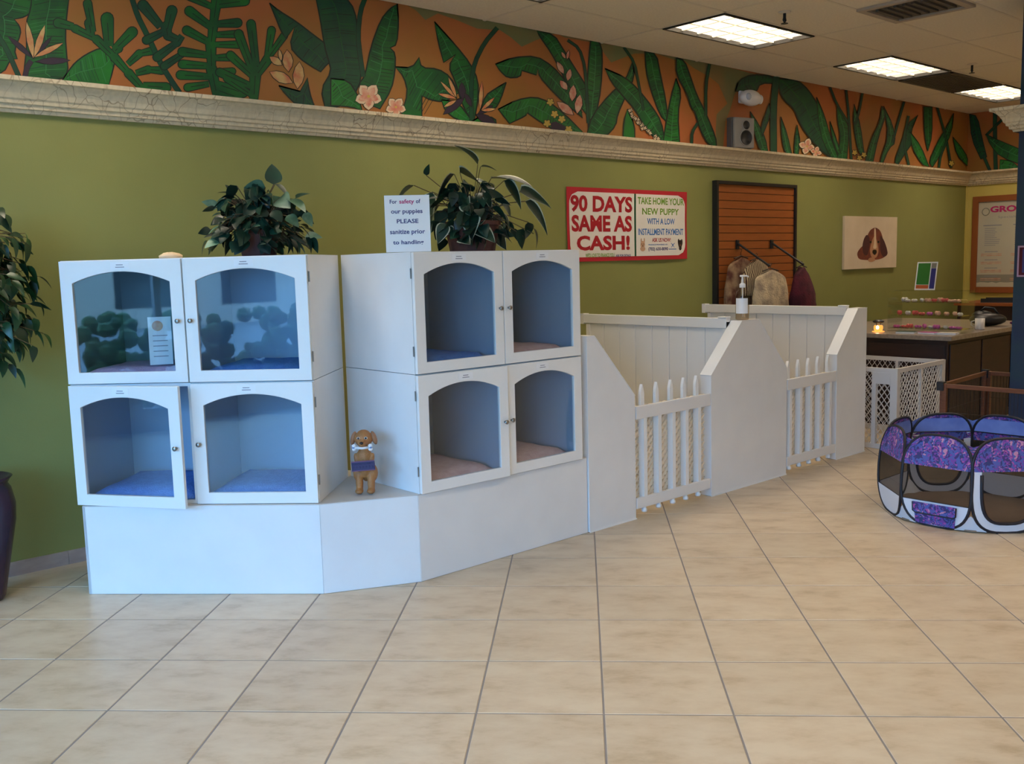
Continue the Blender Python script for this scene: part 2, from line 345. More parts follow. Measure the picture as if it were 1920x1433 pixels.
def floral_mat():
    m = bpy.data.materials.new('floral_print'); m.use_nodes = True; nt = m.node_tree; L = nt.links.new; b = nt.nodes['Principled BSDF']
    tcn = node(nt, 'ShaderNodeTexCoord'); nz = node(nt, 'ShaderNodeTexNoise'); nz.inputs['Scale'].default_value = 16; L(tcn.outputs['Object'], nz.inputs[0])
    mxv = node(nt, 'ShaderNodeMixRGB'); mxv.inputs[0].default_value = .12; L(tcn.outputs['Object'], mxv.inputs[1]); L(nz.outputs['Color'], mxv.inputs[2])
    v = node(nt, 'ShaderNodeTexVoronoi'); v.inputs['Scale'].default_value = 85; L(mxv.outputs[0], v.inputs['Vector'])
    sp = node(nt, 'ShaderNodeSeparateColor'); L(v.outputs['Color'], sp.inputs[0])
    r = node(nt, 'ShaderNodeValToRGB'); r.color_ramp.interpolation = 'CONSTANT'; e = r.color_ramp.elements
    e[0].position = 0; e[0].color = (.05, .035, .17, 1); e[1].position = .22; e[1].color = (.19, .06, .36, 1)
    for p, c in ((.40, (.08, .12, .42)), (.64, (.42, .09, .36)), (.74, (.03, .05, .17)), (.84, (.56, .26, .42)), (.90, (.10, .10, .40))): k = e.new(p); k.color = (*c, 1)
    L(sp.outputs[0], r.inputs[0]); L(r.outputs[0], b.inputs['Base Color']); b.inputs['Roughness'].default_value = .7; return m
M['floral'] = floral_mat()
def zebra_mat():
    m = bpy.data.materials.new('zebra_knit'); m.use_nodes = True; nt = m.node_tree; L = nt.links.new; b = nt.nodes['Principled BSDF']
    tcn = node(nt, 'ShaderNodeTexCoord'); w = node(nt, 'ShaderNodeTexWave'); w.inputs['Scale'].default_value = 14; w.inputs['Distortion'].default_value = 3; L(tcn.outputs['Object'], w.inputs[0])
    r = node(nt, 'ShaderNodeValToRGB'); r.color_ramp.elements[0].position = .4; r.color_ramp.elements[1].position = .6; r.color_ramp.elements[0].color = (.07, .03, .02, 1); r.color_ramp.elements[1].color = (.50, .40, .24, 1)
    L(w.outputs[0], r.inputs[0]); L(r.outputs[0], b.inputs['Base Color']); b.inputs['Roughness'].default_value = .9; return m
M['zebra'] = zebra_mat()

# ------------------------------------------------------------------ room shell
def struct(o): o['kind'] = 'structure'; return o
T = .457
floor = struct(B(ROOM_X0, ROOM_Y1, -.06, ROOM_X1, 0, -.0016).build('floor', M['grout']))
tx0, ty0 = P6, P7 = 0.05657, 3.2771
g = .0035
tm = MB(); hw = T/2-g
tm.add([(-hw, -hw, 0), (hw, -hw, 0), (hw, hw, 0), (-hw, hw, 0), (-hw+.003, -hw+.003, .0), (hw-.003, -hw+.003, .0), (hw-.003, hw-.003, 0), (-hw+.003, hw-.003, 0)], [], 0)
tm = MB(); c = .002
tm.add([(-hw, -hw, -.006), (hw, -hw, -.006), (hw, hw, -.006), (-hw, hw, -.006), (-hw, -hw, -.0015), (hw, -hw, -.0015), (hw, hw, -.0015), (-hw, hw, -.0015),
        (-hw+c, -hw+c, 0), (hw-c, -hw+c, 0), (hw-c, hw-c, 0), (-hw+c, hw-c, 0)],
       [(0, 1, 5, 4), (1, 2, 6, 5), (2, 3, 7, 6), (3, 0, 4, 7), (4, 5, 9, 8), (5, 6, 10, 9), (6, 7, 11, 10), (7, 4, 8, 11), (8, 9, 10, 11)])
tile_me = tm.mesh('floor_tile', M['tile'])
cand = []
for i in range(-30, 40):
    for j in range(-22, 42):
        p = tw(tx0+(i+.5)*T, ty0+(j+.5)*T)
        if ROOM_X0+.2 < p.x < ROOM_X1-.2 and ROOM_Y1+.2 < p.y < -.2:
            q = p-CO; dz = q.dot(CF); vis = False
            if dz > .5:
                u = 960+FPX*q.dot(CR)/dz; v = 716.5-FPX*q.dot(CU)/dz; vis = -220 < u < 2140 and v < 1700
            cand.append((0 if vis else 1, dz if vis else q.length, p))
cand.sort(key=lambda t: (t[0], t[1]))
rest = MB(); nt_ = 0
for k, (nv, dz, p) in enumerate(cand):
    if nv == 0 and nt_ < 290:
        inst('tile', tile_me, floor, p, (0, 0, -TH+(pi if random.random() < .5 else 0))); nt_ += 1
    else:
        Mx = Matrix.Translation(p) @ Matrix.Rotation(-TH, 4, 'Z'); rest.add([Mx @ Vector(v) for v in tm.v], tm.f)
# cut tiles along the walls
edge = []
for i in range(-30, 44):
    for j in range(-22, 46):
        p = tw(tx0+(i+.5)*T, ty0+(j+.5)*T)
        near = (-.2 <= p.y < .33 or ROOM_X1-.2 <= p.x < ROOM_X1+.33) and ROOM_X0 < p.x < ROOM_X1+.33 and ROOM_Y1 < p.y < .33
        if near:
            cs = [tw(tx0+(i+.5)*T+a, ty0+(j+.5)*T+b) for a, b in ((-hw, -hw), (hw, -hw), (hw, hw), (-hw, hw))]
            P = [(q.x, q.y) for q in cs]
            for ax, lim in ((1, -.002), (0, ROOM_X1-.002)):
                Q = []
                for a in range(len(P)):
                    A, Bp = P[a], P[(a+1) % len(P)]; ia = A[ax] <= lim; ib = Bp[ax] <= lim
                    if ia: Q.append(A)
                    if ia != ib:
                        t = (lim-A[ax])/(Bp[ax]-A[ax]); Q.append((A[0]+(Bp[0]-A[0])*t, A[1]+(Bp[1]-A[1])*t))
                P = Q
                if not P: break
            if len(P) > 2: rest.prism(P, -.004, 0, lambda q, t: (q[0], q[1], t))
ro = rest.build('tile_field', M['tile'], floor); ro['kind'] = 'stuff'

wl = struct(MB().box(ROOM_X0, 0, 0, ROOM_X1+.1, .12, 2.53, 0).box(ROOM_X0, 0, 2.53, ROOM_X1+.1, .12, CEIL+.14, 1).build('wall_left', [M['green'], M['orange']]))
wb = struct(MB().box(ROOM_X1, ROOM_Y1, 0, ROOM_X1+.12, 0, 2.53, 0).box(ROOM_X1, ROOM_Y1, 2.53, ROOM_X1+.12, 0, CEIL+.14, 1).build('wall_back', [M['yellow'], M['orange']]))
wr = struct(B(ROOM_X0, ROOM_Y1-.12, 0, ROOM_X1+.1, ROOM_Y1, CEIL+.14).build('wall_right', M['plain']))
wf = MB(); X0 = ROOM_X0
wf.box(X0-.12, ROOM_Y1, 0, X0, 0, .2).box(X0-.12, ROOM_Y1, 2.8, X0, 0, CEIL+.14).box(X0-.12, -.8, .2, X0, 0, 2.8).box(X0-.12, ROOM_Y1, .2, X0, ROOM_Y1+.15, 2.8)
wfo = struct(wf.build('wall_front', M['plain']))
for k, (y0, y1) in enumerate(((-2.9, -.8), (-5.1, -2.9), (-7.3, -5.1), (-9.25, -7.3))):
    w_ = empty('window_%d' % (k+1), (X0-.06, y0, .2)); w_['kind'] = 'structure'
    h = 2.6; wd = y1-y0; e = .035
    MB().box(-.04, 0, 0, .04, e, h).box(-.04, wd-e, 0, .04, wd, h).box(-.04, e, 0, .04, wd-e, e).box(-.04, e, h-e, .04, wd-e, h).build('window_frame', M['mullion'], w_)
    B(-.004, e, e, .004, wd-e, h-e).build('glass_pane', M['winglass'], w_)
# skirting of cut stone tile along the green wall
bb = empty('baseboard_left', (0, 0, 0)); bb['kind'] = 'structure'
bm_ = B(-.152, -.012, 0, .152, -.001, .076).mesh('skirting_tile', M['skirting'])
for k in range(16): inst('skirting_tile', bm_, bb, (.25+k*.3055, 0, .001))
B(5.2, -.012, 0, ROOM_X1-.01, -.001, .076).build('skirting_run', M['skirting'], bb)
# cornice
prof = [(0, 2.446), (.022, 2.446), (.026, 2.462), (.040, 2.466), (.042, 2.484), (.054, 2.490), (.057, 2.506), (.066, 2.515), (.074, 2.54), (.090, 2.568), (.110, 2.588), (.128, 2.594), (.130, 2.616), (0, 2.618)]
cn = MB(); n = len(prof)
rows = [[(ROOM_X0, -a, z) for a, z in prof], [(ROOM_X1-a, -a, z) for a, z in prof], [(ROOM_X1-a, -4.6, z) for a, z in prof]]
cn.add(sum(rows, []), [(k*n+i, k*n+i+1, (k+1)*n+i+1, (k+1)*n+i) for k in range(2) for i in range(n-1)])
struct(cn.build('trim_1', M['stone']))
struct(B(ROOM_X1-.008, -.028, 0, ROOM_X1, 0, 2.446).build('trim_2', M['yellow']))

# ceiling: slab, T-bars, lay-in panels
ceil = struct(B(ROOM_X0, ROOM_Y1, CEIL+.10, ROOM_X1, 0, CEIL+.14).build('ceiling', M['ceil']))
GX, GY = 1.262, .618; gx0, gy0 = 6.06, -.605
gb = MB()
i0, i1 = -8, 6
for i in range(i0, i1):
    x = gx0+i*GX
    if ROOM_X0 < x < ROOM_X1: gb.box(x-.012, ROOM_Y1, CEIL-.001, x+.012, 0, CEIL+.02)
for j in range(-1, 16):
    y = gy0-j*GY
    if ROOM_Y1 < y <= 0: gb.box(ROOM_X0, y-.012, CEIL-.001, ROOM_X1, y+.012, CEIL+.02)
gb.build('ceiling_grid', M['tgrid'], ceil)
lights_at = set()
for i in (-2, 0, 2, 4): lights_at.add((i, 0))
for j in (5, 10): 
    for i in (-6, -4, -2, 0, 2, 4): lights_at.add((i, j))
lights_at.add((-4, 0))
vents_at = {(3.5, 0)}
pm = B(-GX/2+.013, -GY/2+.013, 0, GX/2-.013, GY/2-.013, .012).mesh('ceiling_panel', M['ceil'])
far = MB()
for i in range(-8, 6):
    for j in range(-1, 15):
        if (i, j) in lights_at: continue
        xa, xb = max(gx0+i*GX, ROOM_X0), min(gx0+(i+1)*GX, ROOM_X1); ya, yb = max(gy0-(j+1)*GY, ROOM_Y1), min(gy0-j*GY, 0)
        if xb-xa < .1 or yb-ya < .05: continue
        if (i, j) in ((3, 0),): xa = xa  # return grille cell keeps a backing panel
        full = xb-xa > GX-.01 and yb-ya > GY-.01
        if full and -1 <= i and j < 5: inst('ceiling_panel', pm, ceil, ((xa+xb)/2, (ya+yb)/2, CEIL+.001))
        elif j < 5 and i >= -1: B(xa+.013, ya+.013, CEIL+.001, xb-.013, yb-.013, CEIL+.012).build('ceiling_panel', M['ceil'], ceil)
        else: far.box(xa+.013, ya+.013, CEIL+.001, xb-.013, yb-.013, CEIL+.012)
fo = far.build('panel_field', M['ceil'], ceil); fo['kind'] = 'stuff'

def light_fixture(i, j, label):
    t = empty('ceiling_light', (gx0+i*GX+GX/2, gy0-j*GY-GY/2, CEIL), 0, label, 'ceiling light', 'recessed fluorescent ceiling lights')
    a, b = GX/2-.02, GY/2-.02; e = .022
    MB().box(-a, -b, -.008, a, -b+e, .09).box(-a, b-e, -.008, a, b, .09).box(-a, -b+e, -.008, -a+e, b-e, .09).box(a-e, -b+e, -.008, a, b-e, .09).build('frame', M['fixture'], t)
    B(-a+e, -b+e, .022, a-e, b-e, .026).build('lamp_panel', M['lamp'], t)
    lv = MB()
    for k in range(1, 6):
        x = -a+e+(2*a-2*e)*k/6; lv.box(x-.010, -b+e, .010, x+.010, b-e, .020)
    for k in range(1, 3):
        y = -b+e+(2*b-2*e)*k/3; lv.box(-a+e, y-.011, .010, a-e, y+.011, .020)
    lv.build('louver', M['louver'], t)
names = {(-2, 0): 'fluorescent ceiling light cut off by the top edge of the photo, over the mural', (0, 0): 'largest fluorescent ceiling light in view, nearest the sprinkler head at the top', (2, 0): 'middle fluorescent ceiling light, between the big nearest one and the one by the column', (4, 0): 'farthest fluorescent ceiling light, beside the dark return grille and the column capital'}
for ij in sorted(lights_at):
    light_fixture(ij[0], ij[1], names.get(ij, 'recessed fluorescent ceiling light outside the view, over the open floor'))
# return grille next to farthest light
t = empty('return_grille', (gx0+3.5*GX, gy0-GY/2, CEIL), 0, 'dark louvred return grille in the ceiling beside the farthest light', 'vent')
a, b = .60, .28
MB().box(-a, -b, -.012, a, -b+.03, -.001).box(-a, b-.03, -.012, a, b, -.001).box(-a, -b, -.012, -a+.03, b, -.001).box(a-.03, -b, -.012, a, b, -.001).build('frame', M['vent'], t)
B(-a+.03, -b+.03, -.004, a-.03, b-.03, -.001).build('backing', M['black'], t)
for k in range(14):
    y = -b+.045+k*.036; B(-a+.03, y, -.011, a-.03, y+.018, -.005).build('slat', M['vent'], t)
# square diffuser by the top edge
t = empty('air_diffuser', (7.08, -2.15, CEIL), 0, 'square ceiling air diffuser with dark louvres at the top right edge', 'vent')
a = .30
MB().box(-a, -a, -.02, a, -a+.05, -.001).box(-a, a-.05, -.02, a, a, -.001).box(-a, -a+.05, -.02, -a+.05, a-.05, -.001).box(a-.05, -a+.05, -.02, a, a-.05, -.001).build('frame', M['vent_frame'], t)
B(-.25, -.25, -.006, .25, .25, -.001).build('backing', M['vent'], t)
for k in range(7):
    y = -.2+k*.066; B(-.19, y-.012, -.022, .19, y+.012, -.007).build('louver_blade', M['vent'], t)
for (x, y, lb) in ((6.41, -1.49, 'nearer sprinkler head on the ceiling above the largest light'), (9.65, -1.475, 'farther sprinkler head on the ceiling between middle and farthest lights')):
    t = empty('sprinkler_head', (x, y, CEIL), 0, lb, 'sprinkler', 'sprinkler heads')
    MB().lathe([(.045, -.001), (.045, -.006), (.02, -.012)], 16).build('escutcheon', M['tgrid'], t)
    MB().lathe([(.011, -.005), (.011, -.05), (.006, -.07)], 10).tube([(-.014, 0, -.045), (-.02, 0, -.06), (0, 0, -.08), (.02, 0, -.06), (.014, 0, -.045)], .004, 5).build('body', M['dark_metal'], t)
    MB().lathe([(.004, -.078), (.026, -.082), (.026, -.085)], 14).build('deflector', M['dark_metal'], t)

# ------------------------------------------------------------------ mural (paint on the wall, above the cornice)
MUR = [M['sky_green'], M['leaf_a'], M['leaf_b'], M['leaf_c'], M['leaf_l'], M['ink'], M['purple_ink'], M['petal'], M['pink'], M['cream_paint'], M['yellow_star']]
SKY, GA, GB, GC, GL, INK, PUR, PET, PNK, CRM, YEL = range(11)
mur = MB(); mur_back = MB(); LAY = [0]; S3 = 2.986
ORG = [0, 0, S3]; BACK = [False]
def mp_(p):
    u = ORG[0]+p[0]/ORG[2]; v = ORG[1]+p[1]/ORG[2]
    if BACK[0]:
        q = px(u, v, ROOM_X1); return (ROOM_X1-.0004-LAY[0]*.00001, q.y, q.z)
    q = pw(u, v); return (q.x, -.0004-LAY[0]*.00001, q.z)
def face(P, mi):
    (mur_back if BACK[0] else mur).add([mp_(p) for p in P], [tuple(range(len(P)))], mi)
def stroke(P, w, mi, taper=False, dl=1):
    LAY[0] += dl; L_ = []; R_ = []; k = len(P)
    for i in range(k):
        a = P[max(i-1, 0)]; b = P[min(i+1, k-1)]; dx, dy = b[0]-a[0], b[1]-a[1]; l = sqrt(dx*dx+dy*dy) or 1
        ww = w*(1-.8*i/(k-1)) if taper else w
        L_.append((P[i][0]-dy/l*ww/2, P[i][1]+dx/l*ww/2)); R_.append((P[i][0]+dy/l*ww/2, P[i][1]-dx/l*ww/2))
    (mur_back if BACK[0] else mur).add([mp_(p) for p in L_+R_], [(i, i+1, k+i+1, k+i) for i in range(k-1)], mi)
def outline(P, w=5, mi=INK): stroke(P+[P[0], P[1]], w, mi)
def leafp(P, mi=GA, veins=True, ow=8):
    P = soften(P); LAY[0] += 1; face(P, mi)
    if veins:
        cx = sum(p[0] for p in P)/len(P); cy = sum(p[1] for p in P)/len(P)
        sxx = sum((p[0]-cx)**2 for p in P); syy = sum((p[1]-cy)**2 for p in P); sxy = sum((p[0]-cx)*(p[1]-cy) for p in P)
        a = .5*atan2(2*sxy, sxx-syy); ex, ey = cos(a), sin(a)
        ts = [(p[0]-cx)*ex+(p[1]-cy)*ey for p in P]; t = min(ts)+12; mid = []
        while t < max(ts)-8:
            lo = hi = None
            for q in range(-160, 161, 4):
                x, y = cx+ex*t-ey*q, cy+ey*t+ex*q
                if inside((x, y), P):
                    if lo is None: lo = q
                    hi = q
            if lo is not None and hi-lo > 14:
                c_ = (lo+hi)/2; m0 = (cx+ex*t-ey*c_, cy+ey*t+ex*c_); mid.append(m0)
                for side in (lo, hi):
                    if random.random() < .8:
                        f = .86; q = c_+(side-c_)*f; sh = random.uniform(4, 12)
                        stroke([m0, (cx+ex*(t+sh)-ey*q, cy+ey*(t+sh)+ex*q)], random.choice((2.2, 3, 4)), random.choice((INK, INK, GC, GL if mi != GC else GA)), dl=.15)
            t += random.uniform(14, 24)
        if len(mid) > 2: stroke(mid, 4, GL if mi != GC else GA); 
    outline(P, ow)
def caps(list_, w0=26, mi=GA):   # fern fingers: one dark layer under one green layer
    for grow, m_ in ((11, INK), (0, mi)):
        for seg in list_:
            w = (seg[4] if len(seg) > 4 else w0)+grow; x0, y0, x1, y1 = seg[:4]; l = sqrt((x1-x0)**2+(y1-y0)**2) or 1; dx, dy = (x1-x0)/l, (y1-y0)/l
            P = [(x0-dy*w*.36, y0+dx*w*.36), (x0+dy*w*.36, y0-dx*w*.36)]
            for k in range(7):
                a = -pi/2+pi*k/6; P.append((x1+(dx*cos(a)-dy*sin(a))*w/2, y1+(dy*cos(a)+dx*sin(a))*w/2))
            LAY[0] += .25; face(P, m_)
    for seg in list_:
        x0, y0, x1, y1 = seg[:4]; stroke([(x0+(x1-x0)*.2, y0+(y1-y0)*.2), (x0+(x1-x0)*.85, y0+(y1-y0)*.85)], 4, INK)
def petal(x0, y0, x1, y1, w, mi=PET, ow=4):
    l = sqrt((x1-x0)**2+(y1-y0)**2) or 1; dx, dy = (x1-x0)/l, (y1-y0)/l
    P = [(x0, y0)]
    for t_, s_ in ((.25, .75), (.5, 1), (.78, .7)): P.append((x0+dx*l*t_-dy*w/2*s_, y0+dy*l*t_+dx*w/2*s_))
    P.append((x1, y1))
    for t_, s_ in ((.78, .7), (.5, 1), (.25, .75)): P.append((x0+dx*l*t_+dy*w/2*s_, y0+dy*l*t_-dx*w/2*s_))
    LAY[0] += 1; face(P, mi); outline(P, ow)
def flower(x, y, r, n=5, mi=PNK, edge=CRM, a0=.3):
    for k in range(n):
        a = a0+2*pi*k/n; petal(x, y, x+r*cos(a), y+r*sin(a), r*.85, edge, 3)
    for k in range(n):
        a = a0+2*pi*k/n; petal(x, y, x+r*.78*cos(a), y+r*.78*sin(a), r*.5, mi, 0.1)
    petal(x-r*.12, y, x+r*.15, y, r*.22, YEL, .1)
def tube_line(P, w, mi=GA):
    P = chaikin(P, 1, False); stroke(P, w+6, INK); stroke(P, w, mi)

ORG[:] = [640, 0, S3]
LAY[0] = 1; face([(330, 0), (500, 40), (800, 95), (1100, 160), (1500, 250), (1911, 322), (1911, 350), (1760, 300), (1640, 300), (1510, 350), (1450, 270), (1390, 235), (1250, 210), (1200, 185), (1090, 225), (1010, 262), (950, 210), (890, 170), (760, 160), (640, 110), (540, 75), (470, 112), (420, 60), (360, 25)], SKY)
ORG[:] = [1280, 0, S3]
face([(-10, 325), (150, 350), (400, 415), (330, 470), (290, 530), (270, 600), (240, 680), (225, 838), (188, 832), (185, 720), (190, 640), (250, 580), (200, 470), (150, 430), (60, 380)], SKY)
# left part of the frieze
ORG[:] = [0, 0, S3]
leafp([(-60, -30), (170, -30), (182, 60), (140, 95), (80, 108), (112, 150), (116, 192), (80, 280), (96, 330), (60, 330), (20, 410), (-60, 410)], GA)
leafp([(178, -30), (390, -30), (376, 60), (365, 200), (375, 330), (382, 400), (340, 452), (130, 430), (142, 330), (150, 260), (145, 130), (172, 50)], GA)
tube_line([(-30, 170), (40, 280), (75, 360), (110, 440)], 24, GC)
leafp([(345, 455), (385, 395), (420, 350), (480, 305), (560, 268), (620, 275), (648, 320), (630, 400), (608, 480)], GB)
tube_line([(175, 340), (150, 380), (138, 440)], 26, PUR)
for a in ((190, 330, 40, 200, 30, PUR), (195, 345, 395, 338, 40, PUR), (190, 325, 290, 205, 26, PUR), (188, 330, 148, 120, 40, PET), (190, 325, 252, 138, 40, PET), (190, 322, 355, 240, 34, PET)): petal(*a)
caps([(410, 150, 325, 128, 50), (540, 220, 420, 160, 40), (640, 320, 540, 220, 44), (720, 410, 640, 320, 44), (800, 500, 720, 410, 46), (520, 180, 490, 20, 44), (510, 200, 500, 130, 50), (610, 260, 600, 105, 66), (640, 280, 740, 180, 56), (640, 290, 660, 270, 50), (715, 360, 780, 300, 40), (780, 300, 850, 285, 40), (760, 410, 830, 390, 40), (830, 390, 905, 395, 40), (800, 480, 930, 490, 50)])
tube_line([(735, -20), (770, 90), (815, 180), (850, 250), (895, 350), (950, 440), (1005, 520)], 26, GC)
caps([(900, 150, 800, 30, 56), (930, 190, 962, 60, 54), (940, 210, 930, 150, 54), (930, 170, 820, 225, 44), (990, 240, 880, 320, 46), (1000, 225, 940, 200, 46), (1040, 290, 920, 370, 40), (1020, 200, 990, 240, 40)], mi=GC)
caps([(1195, 130, 1215, -20, 56), (1180, 260, 1195, 130, 50), (1185, 400, 1180, 250, 54), (1215, 540, 1185, 390, 56), (1190, 40, 1060, -20, 40), (1190, 30, 1370, 5, 50), (1180, 150, 1060, 62, 50), (1175, 240, 1045, 170, 46), (1170, 310, 1020, 290, 46), (1170, 370, 1020, 360, 44), (1170, 430, 1010, 420, 46), (1170, 470, 1050, 490, 40), (1210, 135, 1330, 128, 46), (1210, 195, 1340, 190, 40), (1200, 250, 1335, 250, 38), (1200, 325, 1300, 320, 40), (1210, 400, 1300, 400, 36), (1210, 470, 1360, 520, 50), (1200, 500, 1330, 545, 50)])
caps([(1420, 560, 1430, 400, 60), (1430, 430, 1500, 330, 50), (1490, 340, 1590, 200, 36), (1430, 440, 1290, 310, 44), (1420, 490, 1230, 405, 44), (1415, 400, 1335, 190, 46), (1435, 370, 1405, 135, 46), (1495, 320, 1520, 170, 40), (1420, 540, 1270, 440, 36)])
leafp([(1508, 18), (1560, 60), (1660, 122), (1760, 200), (1845, 262), (1862, 340), (1830, 360), (1795, 402), (1740, 370), (1680, 330), (1620, 262), (1650, 150), (1600, 215), (1570, 170), (1540, 90)], GC)
leafp([(1560, 480), (1680, 512), (1722, 436), (1732, 520), (1762, 600), (1660, 590), (1600, 530)], GC)
for a in ((1575, 345, 1562, 275, 24), (1580, 365, 1508, 318, 44), (1615, 405, 1606, 278, 62), (1640, 465, 1508, 402, 62), (1665, 500, 1676, 345, 66)): petal(*a)
# centre part
ORG[:] = [640, 0, S3]
leafp([(-145, -20), (20, -20), (75, 55), (95, 200), (118, 430), (60, 560), (-20, 600), (-90, 610), (-115, 500), (-55, 400), (-75, 330), (-95, 260), (-120, 100)], GC)
leafp([(-60, 440), (40, 450), (95, 540), (115, 620), (60, 600), (-60, 590)], GB)
leafp([(312, 22), (320, 120), (310, 250), (272, 268), (302, 300), (300, 400), (280, 500), (215, 610), (120, 570), (95, 470), (130, 430), (165, 260), (220, 110), (270, 50)], GA)
tube_line([(140, -30), (105, 60), (92, 200), (105, 320), (122, 430)], 22, GC)
leafp([(300, 375), (395, 380), (435, 322), (447, 380), (540, 385), (610, 430), (655, 520), (600, 560), (560, 570), (500, 560), (450, 535), (450, 658), (335, 640), (372, 520), (350, 430)], GA)
leafp([(560, 560), (650, 570), (740, 690), (640, 670), (580, 620)], GB)
leafp([(520, 122), (640, 255), (720, 355), (765, 450), (765, 560), (740, 690), (680, 600), (635, 450), (598, 372), (640, 305), (572, 350), (545, 250)], GA)
leafp([(922, 462), (865, 495), (805, 535), (780, 620), (860, 612), (890, 560)], GA)
tube_line([(872, 155), (800, 240), (745, 350), (725, 470), (728, 690)], 20, GC)
leafp([(730, 680), (780, 650), (860, 660), (870, 705), (760, 695)], GB, False)
for a in ((690, 545, 568, 642, 46, PUR), (680, 560, 672, 460, 40, PUR), (730, 600, 690, 520, 30, PUR), (750, 640, 870, 700, 50, PUR), (760, 640, 850, 590, 30, PUR), (645, 555, 553, 455, 22, PET), (645, 550, 598, 432, 24, PET), (645, 552, 540, 525, 24, PET), (645, 560, 572, 600, 24, PET), (775, 620, 786, 455, 26, PET), (780, 620, 858, 545, 24, PET), (780, 620, 865, 610, 22, PET)): petal(*a)
leafp([(1092, 168), (1190, 195), (1240, 275), (1300, 372), (1350, 450), (1390, 520), (1370, 640), (1290, 540), (1230, 400), (1170, 290), (1110, 205)], GA)
leafp([(862, 360), (960, 322), (1090, 314), (1180, 370), (1260, 460), (1330, 560), (1350, 660), (1240, 570), (1170, 500), (1108, 430), (1100, 385), (1090, 420), (1010, 395), (1000, 432), (930, 437), (890, 400)], GA)
leafp([(878, 612), (980, 560), (1080, 542), (1160, 570), (1250, 640), (1360, 750), (1200, 735), (1120, 688), (1040, 632), (1030, 650), (940, 692)], GB)
leafp([(1394, 228), (1442, 228), (1462, 300), (1452, 500), (1425, 640), (1385, 745), (1370, 560), (1380, 380)], GA)
leafp([(1630, 345), (1640, 430), (1590, 540), (1545, 640), (1535, 705), (1480, 765), (1375, 750), (1400, 650), (1500, 530), (1590, 450)], GA)
tube_line([(1265, 225), (1330, 270), (1362, 370), (1372, 500), (1380, 690)], 12, GC)
leafp([(1475, 385), (1590, 435), (1660, 500), (1740, 600), (1790, 680), (1810, 795), (1720, 750), (1640, 610), (1580, 545), (1510, 460)], GA)
leafp([(1698, 288), (1762, 300), (1785, 420), (1815, 560), (1830, 700), (1780, 640), (1730, 500), (1705, 400)], GA)
leafp([(1872, 440), (1902, 520), (1882, 640), (1893, 805), (1800, 795), (1822, 650), (1845, 540)], GB)
tube_line([(1580, 265), (1640, 350), (1665, 480), (1690, 620)], 10, GC)
leafp([(1600, 612), (1640, 700), (1642, 785), (1575, 770), (1580, 680)], GB, False)
LAY[0] += 1; face([(1165, 690), (1200, 680), (1265, 715), (1250, 745), (1180, 735)], PUR)
for a in ((1255, 330, 1230, 290, 20), (1262, 335, 1272, 280, 20), (1245, 415, 1205, 345, 34), (1265, 455, 1280, 385, 34), (1265, 505, 1222, 450, 38), (1290, 570, 1298, 475, 44), (1300, 645, 1205, 570, 50), (1318, 640, 1335, 528, 46)): petal(*a, PNK)
flower(150, 540, 78); flower(303, 600, 60)
for x, y in ((1168, 572), (1192, 640), (1232, 668), (1150, 692), (1270, 725)): flower(x, y, 24, 5, YEL, YEL)
for k in range(26):
    f = k/25; x = 1612+160*f+random.uniform(-14, 14); y = 625+165*f+random.uniform(-12, 12); flower(x, y, 12, 4, CRM, CRM)
# right part
ORG[:] = [1280, 0, S3]
leafp([(-40, 325), (5, 340), (35, 420), (72, 530), (132, 650), (180, 770), (185, 822), (140, 815), (90, 720), (65, 625), (45, 610), (18, 520), (-40, 420)], GA)
tube_line([(145, 360), (125, 480), (125, 650)], 12, GC); tube_line([(80, 690), (48, 740), (45, 808)], 12, GC)
leafp([(290, 512), (310, 450), (380, 418), (500, 425), (530, 470), (430, 465), (405, 520), (330, 512)], GC)
leafp([(530, 440), (640, 450), (700, 505), (760, 600), (800, 700), (835, 800), (870, 890), (815, 880), (760, 835), (700, 765), (650, 690), (620, 610), (560, 560), (535, 500)], GC)
tube_line([(520, 430), (503, 600), (505, 860)], 32, GC)
for P, m_ in (([(373, 625), (420, 695), (460, 780), (472, 850), (430, 850), (400, 760)], GA), ([(480, 580), (490, 640), (440, 765), (430, 720)], GC), ([(545, 655), (580, 750), (608, 872), (570, 862), (550, 780)], GA), ([(635, 700), (655, 800), (640, 875), (620, 865), (622, 790)], GA),
              ([(745, 545), (790, 650), (820, 760), (870, 895), (820, 885), (760, 740)], GA), ([(858, 588), (900, 660), (928, 720), (915, 895), (860, 893), (880, 770), (862, 680)], GA), ([(820, 680), (860, 790), (880, 860), (860, 860), (830, 770)], GA), ([(955, 585), (990, 700), (1012, 868), (980, 860), (950, 700)], GA),
              ([(1110, 595), (1135, 640), (1090, 770), (1060, 912), (1018, 902), (1050, 780), (1100, 680)], GA), ([(1120, 595), (1172, 700), (1188, 800), (1150, 830), (1112, 925), (1098, 905), (1150, 760)], GA), ([(1312, 645), (1272, 740), (1282, 800), (1240, 860), (1200, 925), (1180, 905), (1220, 800), (1250, 700)], GC), ([(1270, 740), (1330, 820), (1375, 935), (1335, 922), (1280, 830)], GB),
              ([(1345, 598), (1392, 600), (1392, 760), (1368, 850), (1350, 760)], GA), ([(1512, 635), (1502, 740), (1445, 860), (1392, 938), (1375, 905), (1420, 800), (1480, 700)], GA), ([(1508, 768), (1560, 830), (1590, 880), (1590, 930), (1530, 870)], GB)):
    leafp(P, m_, ow=5)
for P in ([(820, 490), (860, 590), (930, 700)], [(910, 500), (925, 640), (940, 900)], [(1002, 520), (985, 620), (960, 700)], [(1235, 570), (1200, 690), (1170, 800)], [(1260, 650), (1230, 790), (1262, 925)], [(1420, 600), (1470, 770), (1500, 940)], [(1475, 790), (1440, 870), (1430, 940)]): tube_line(P, 8, GC)
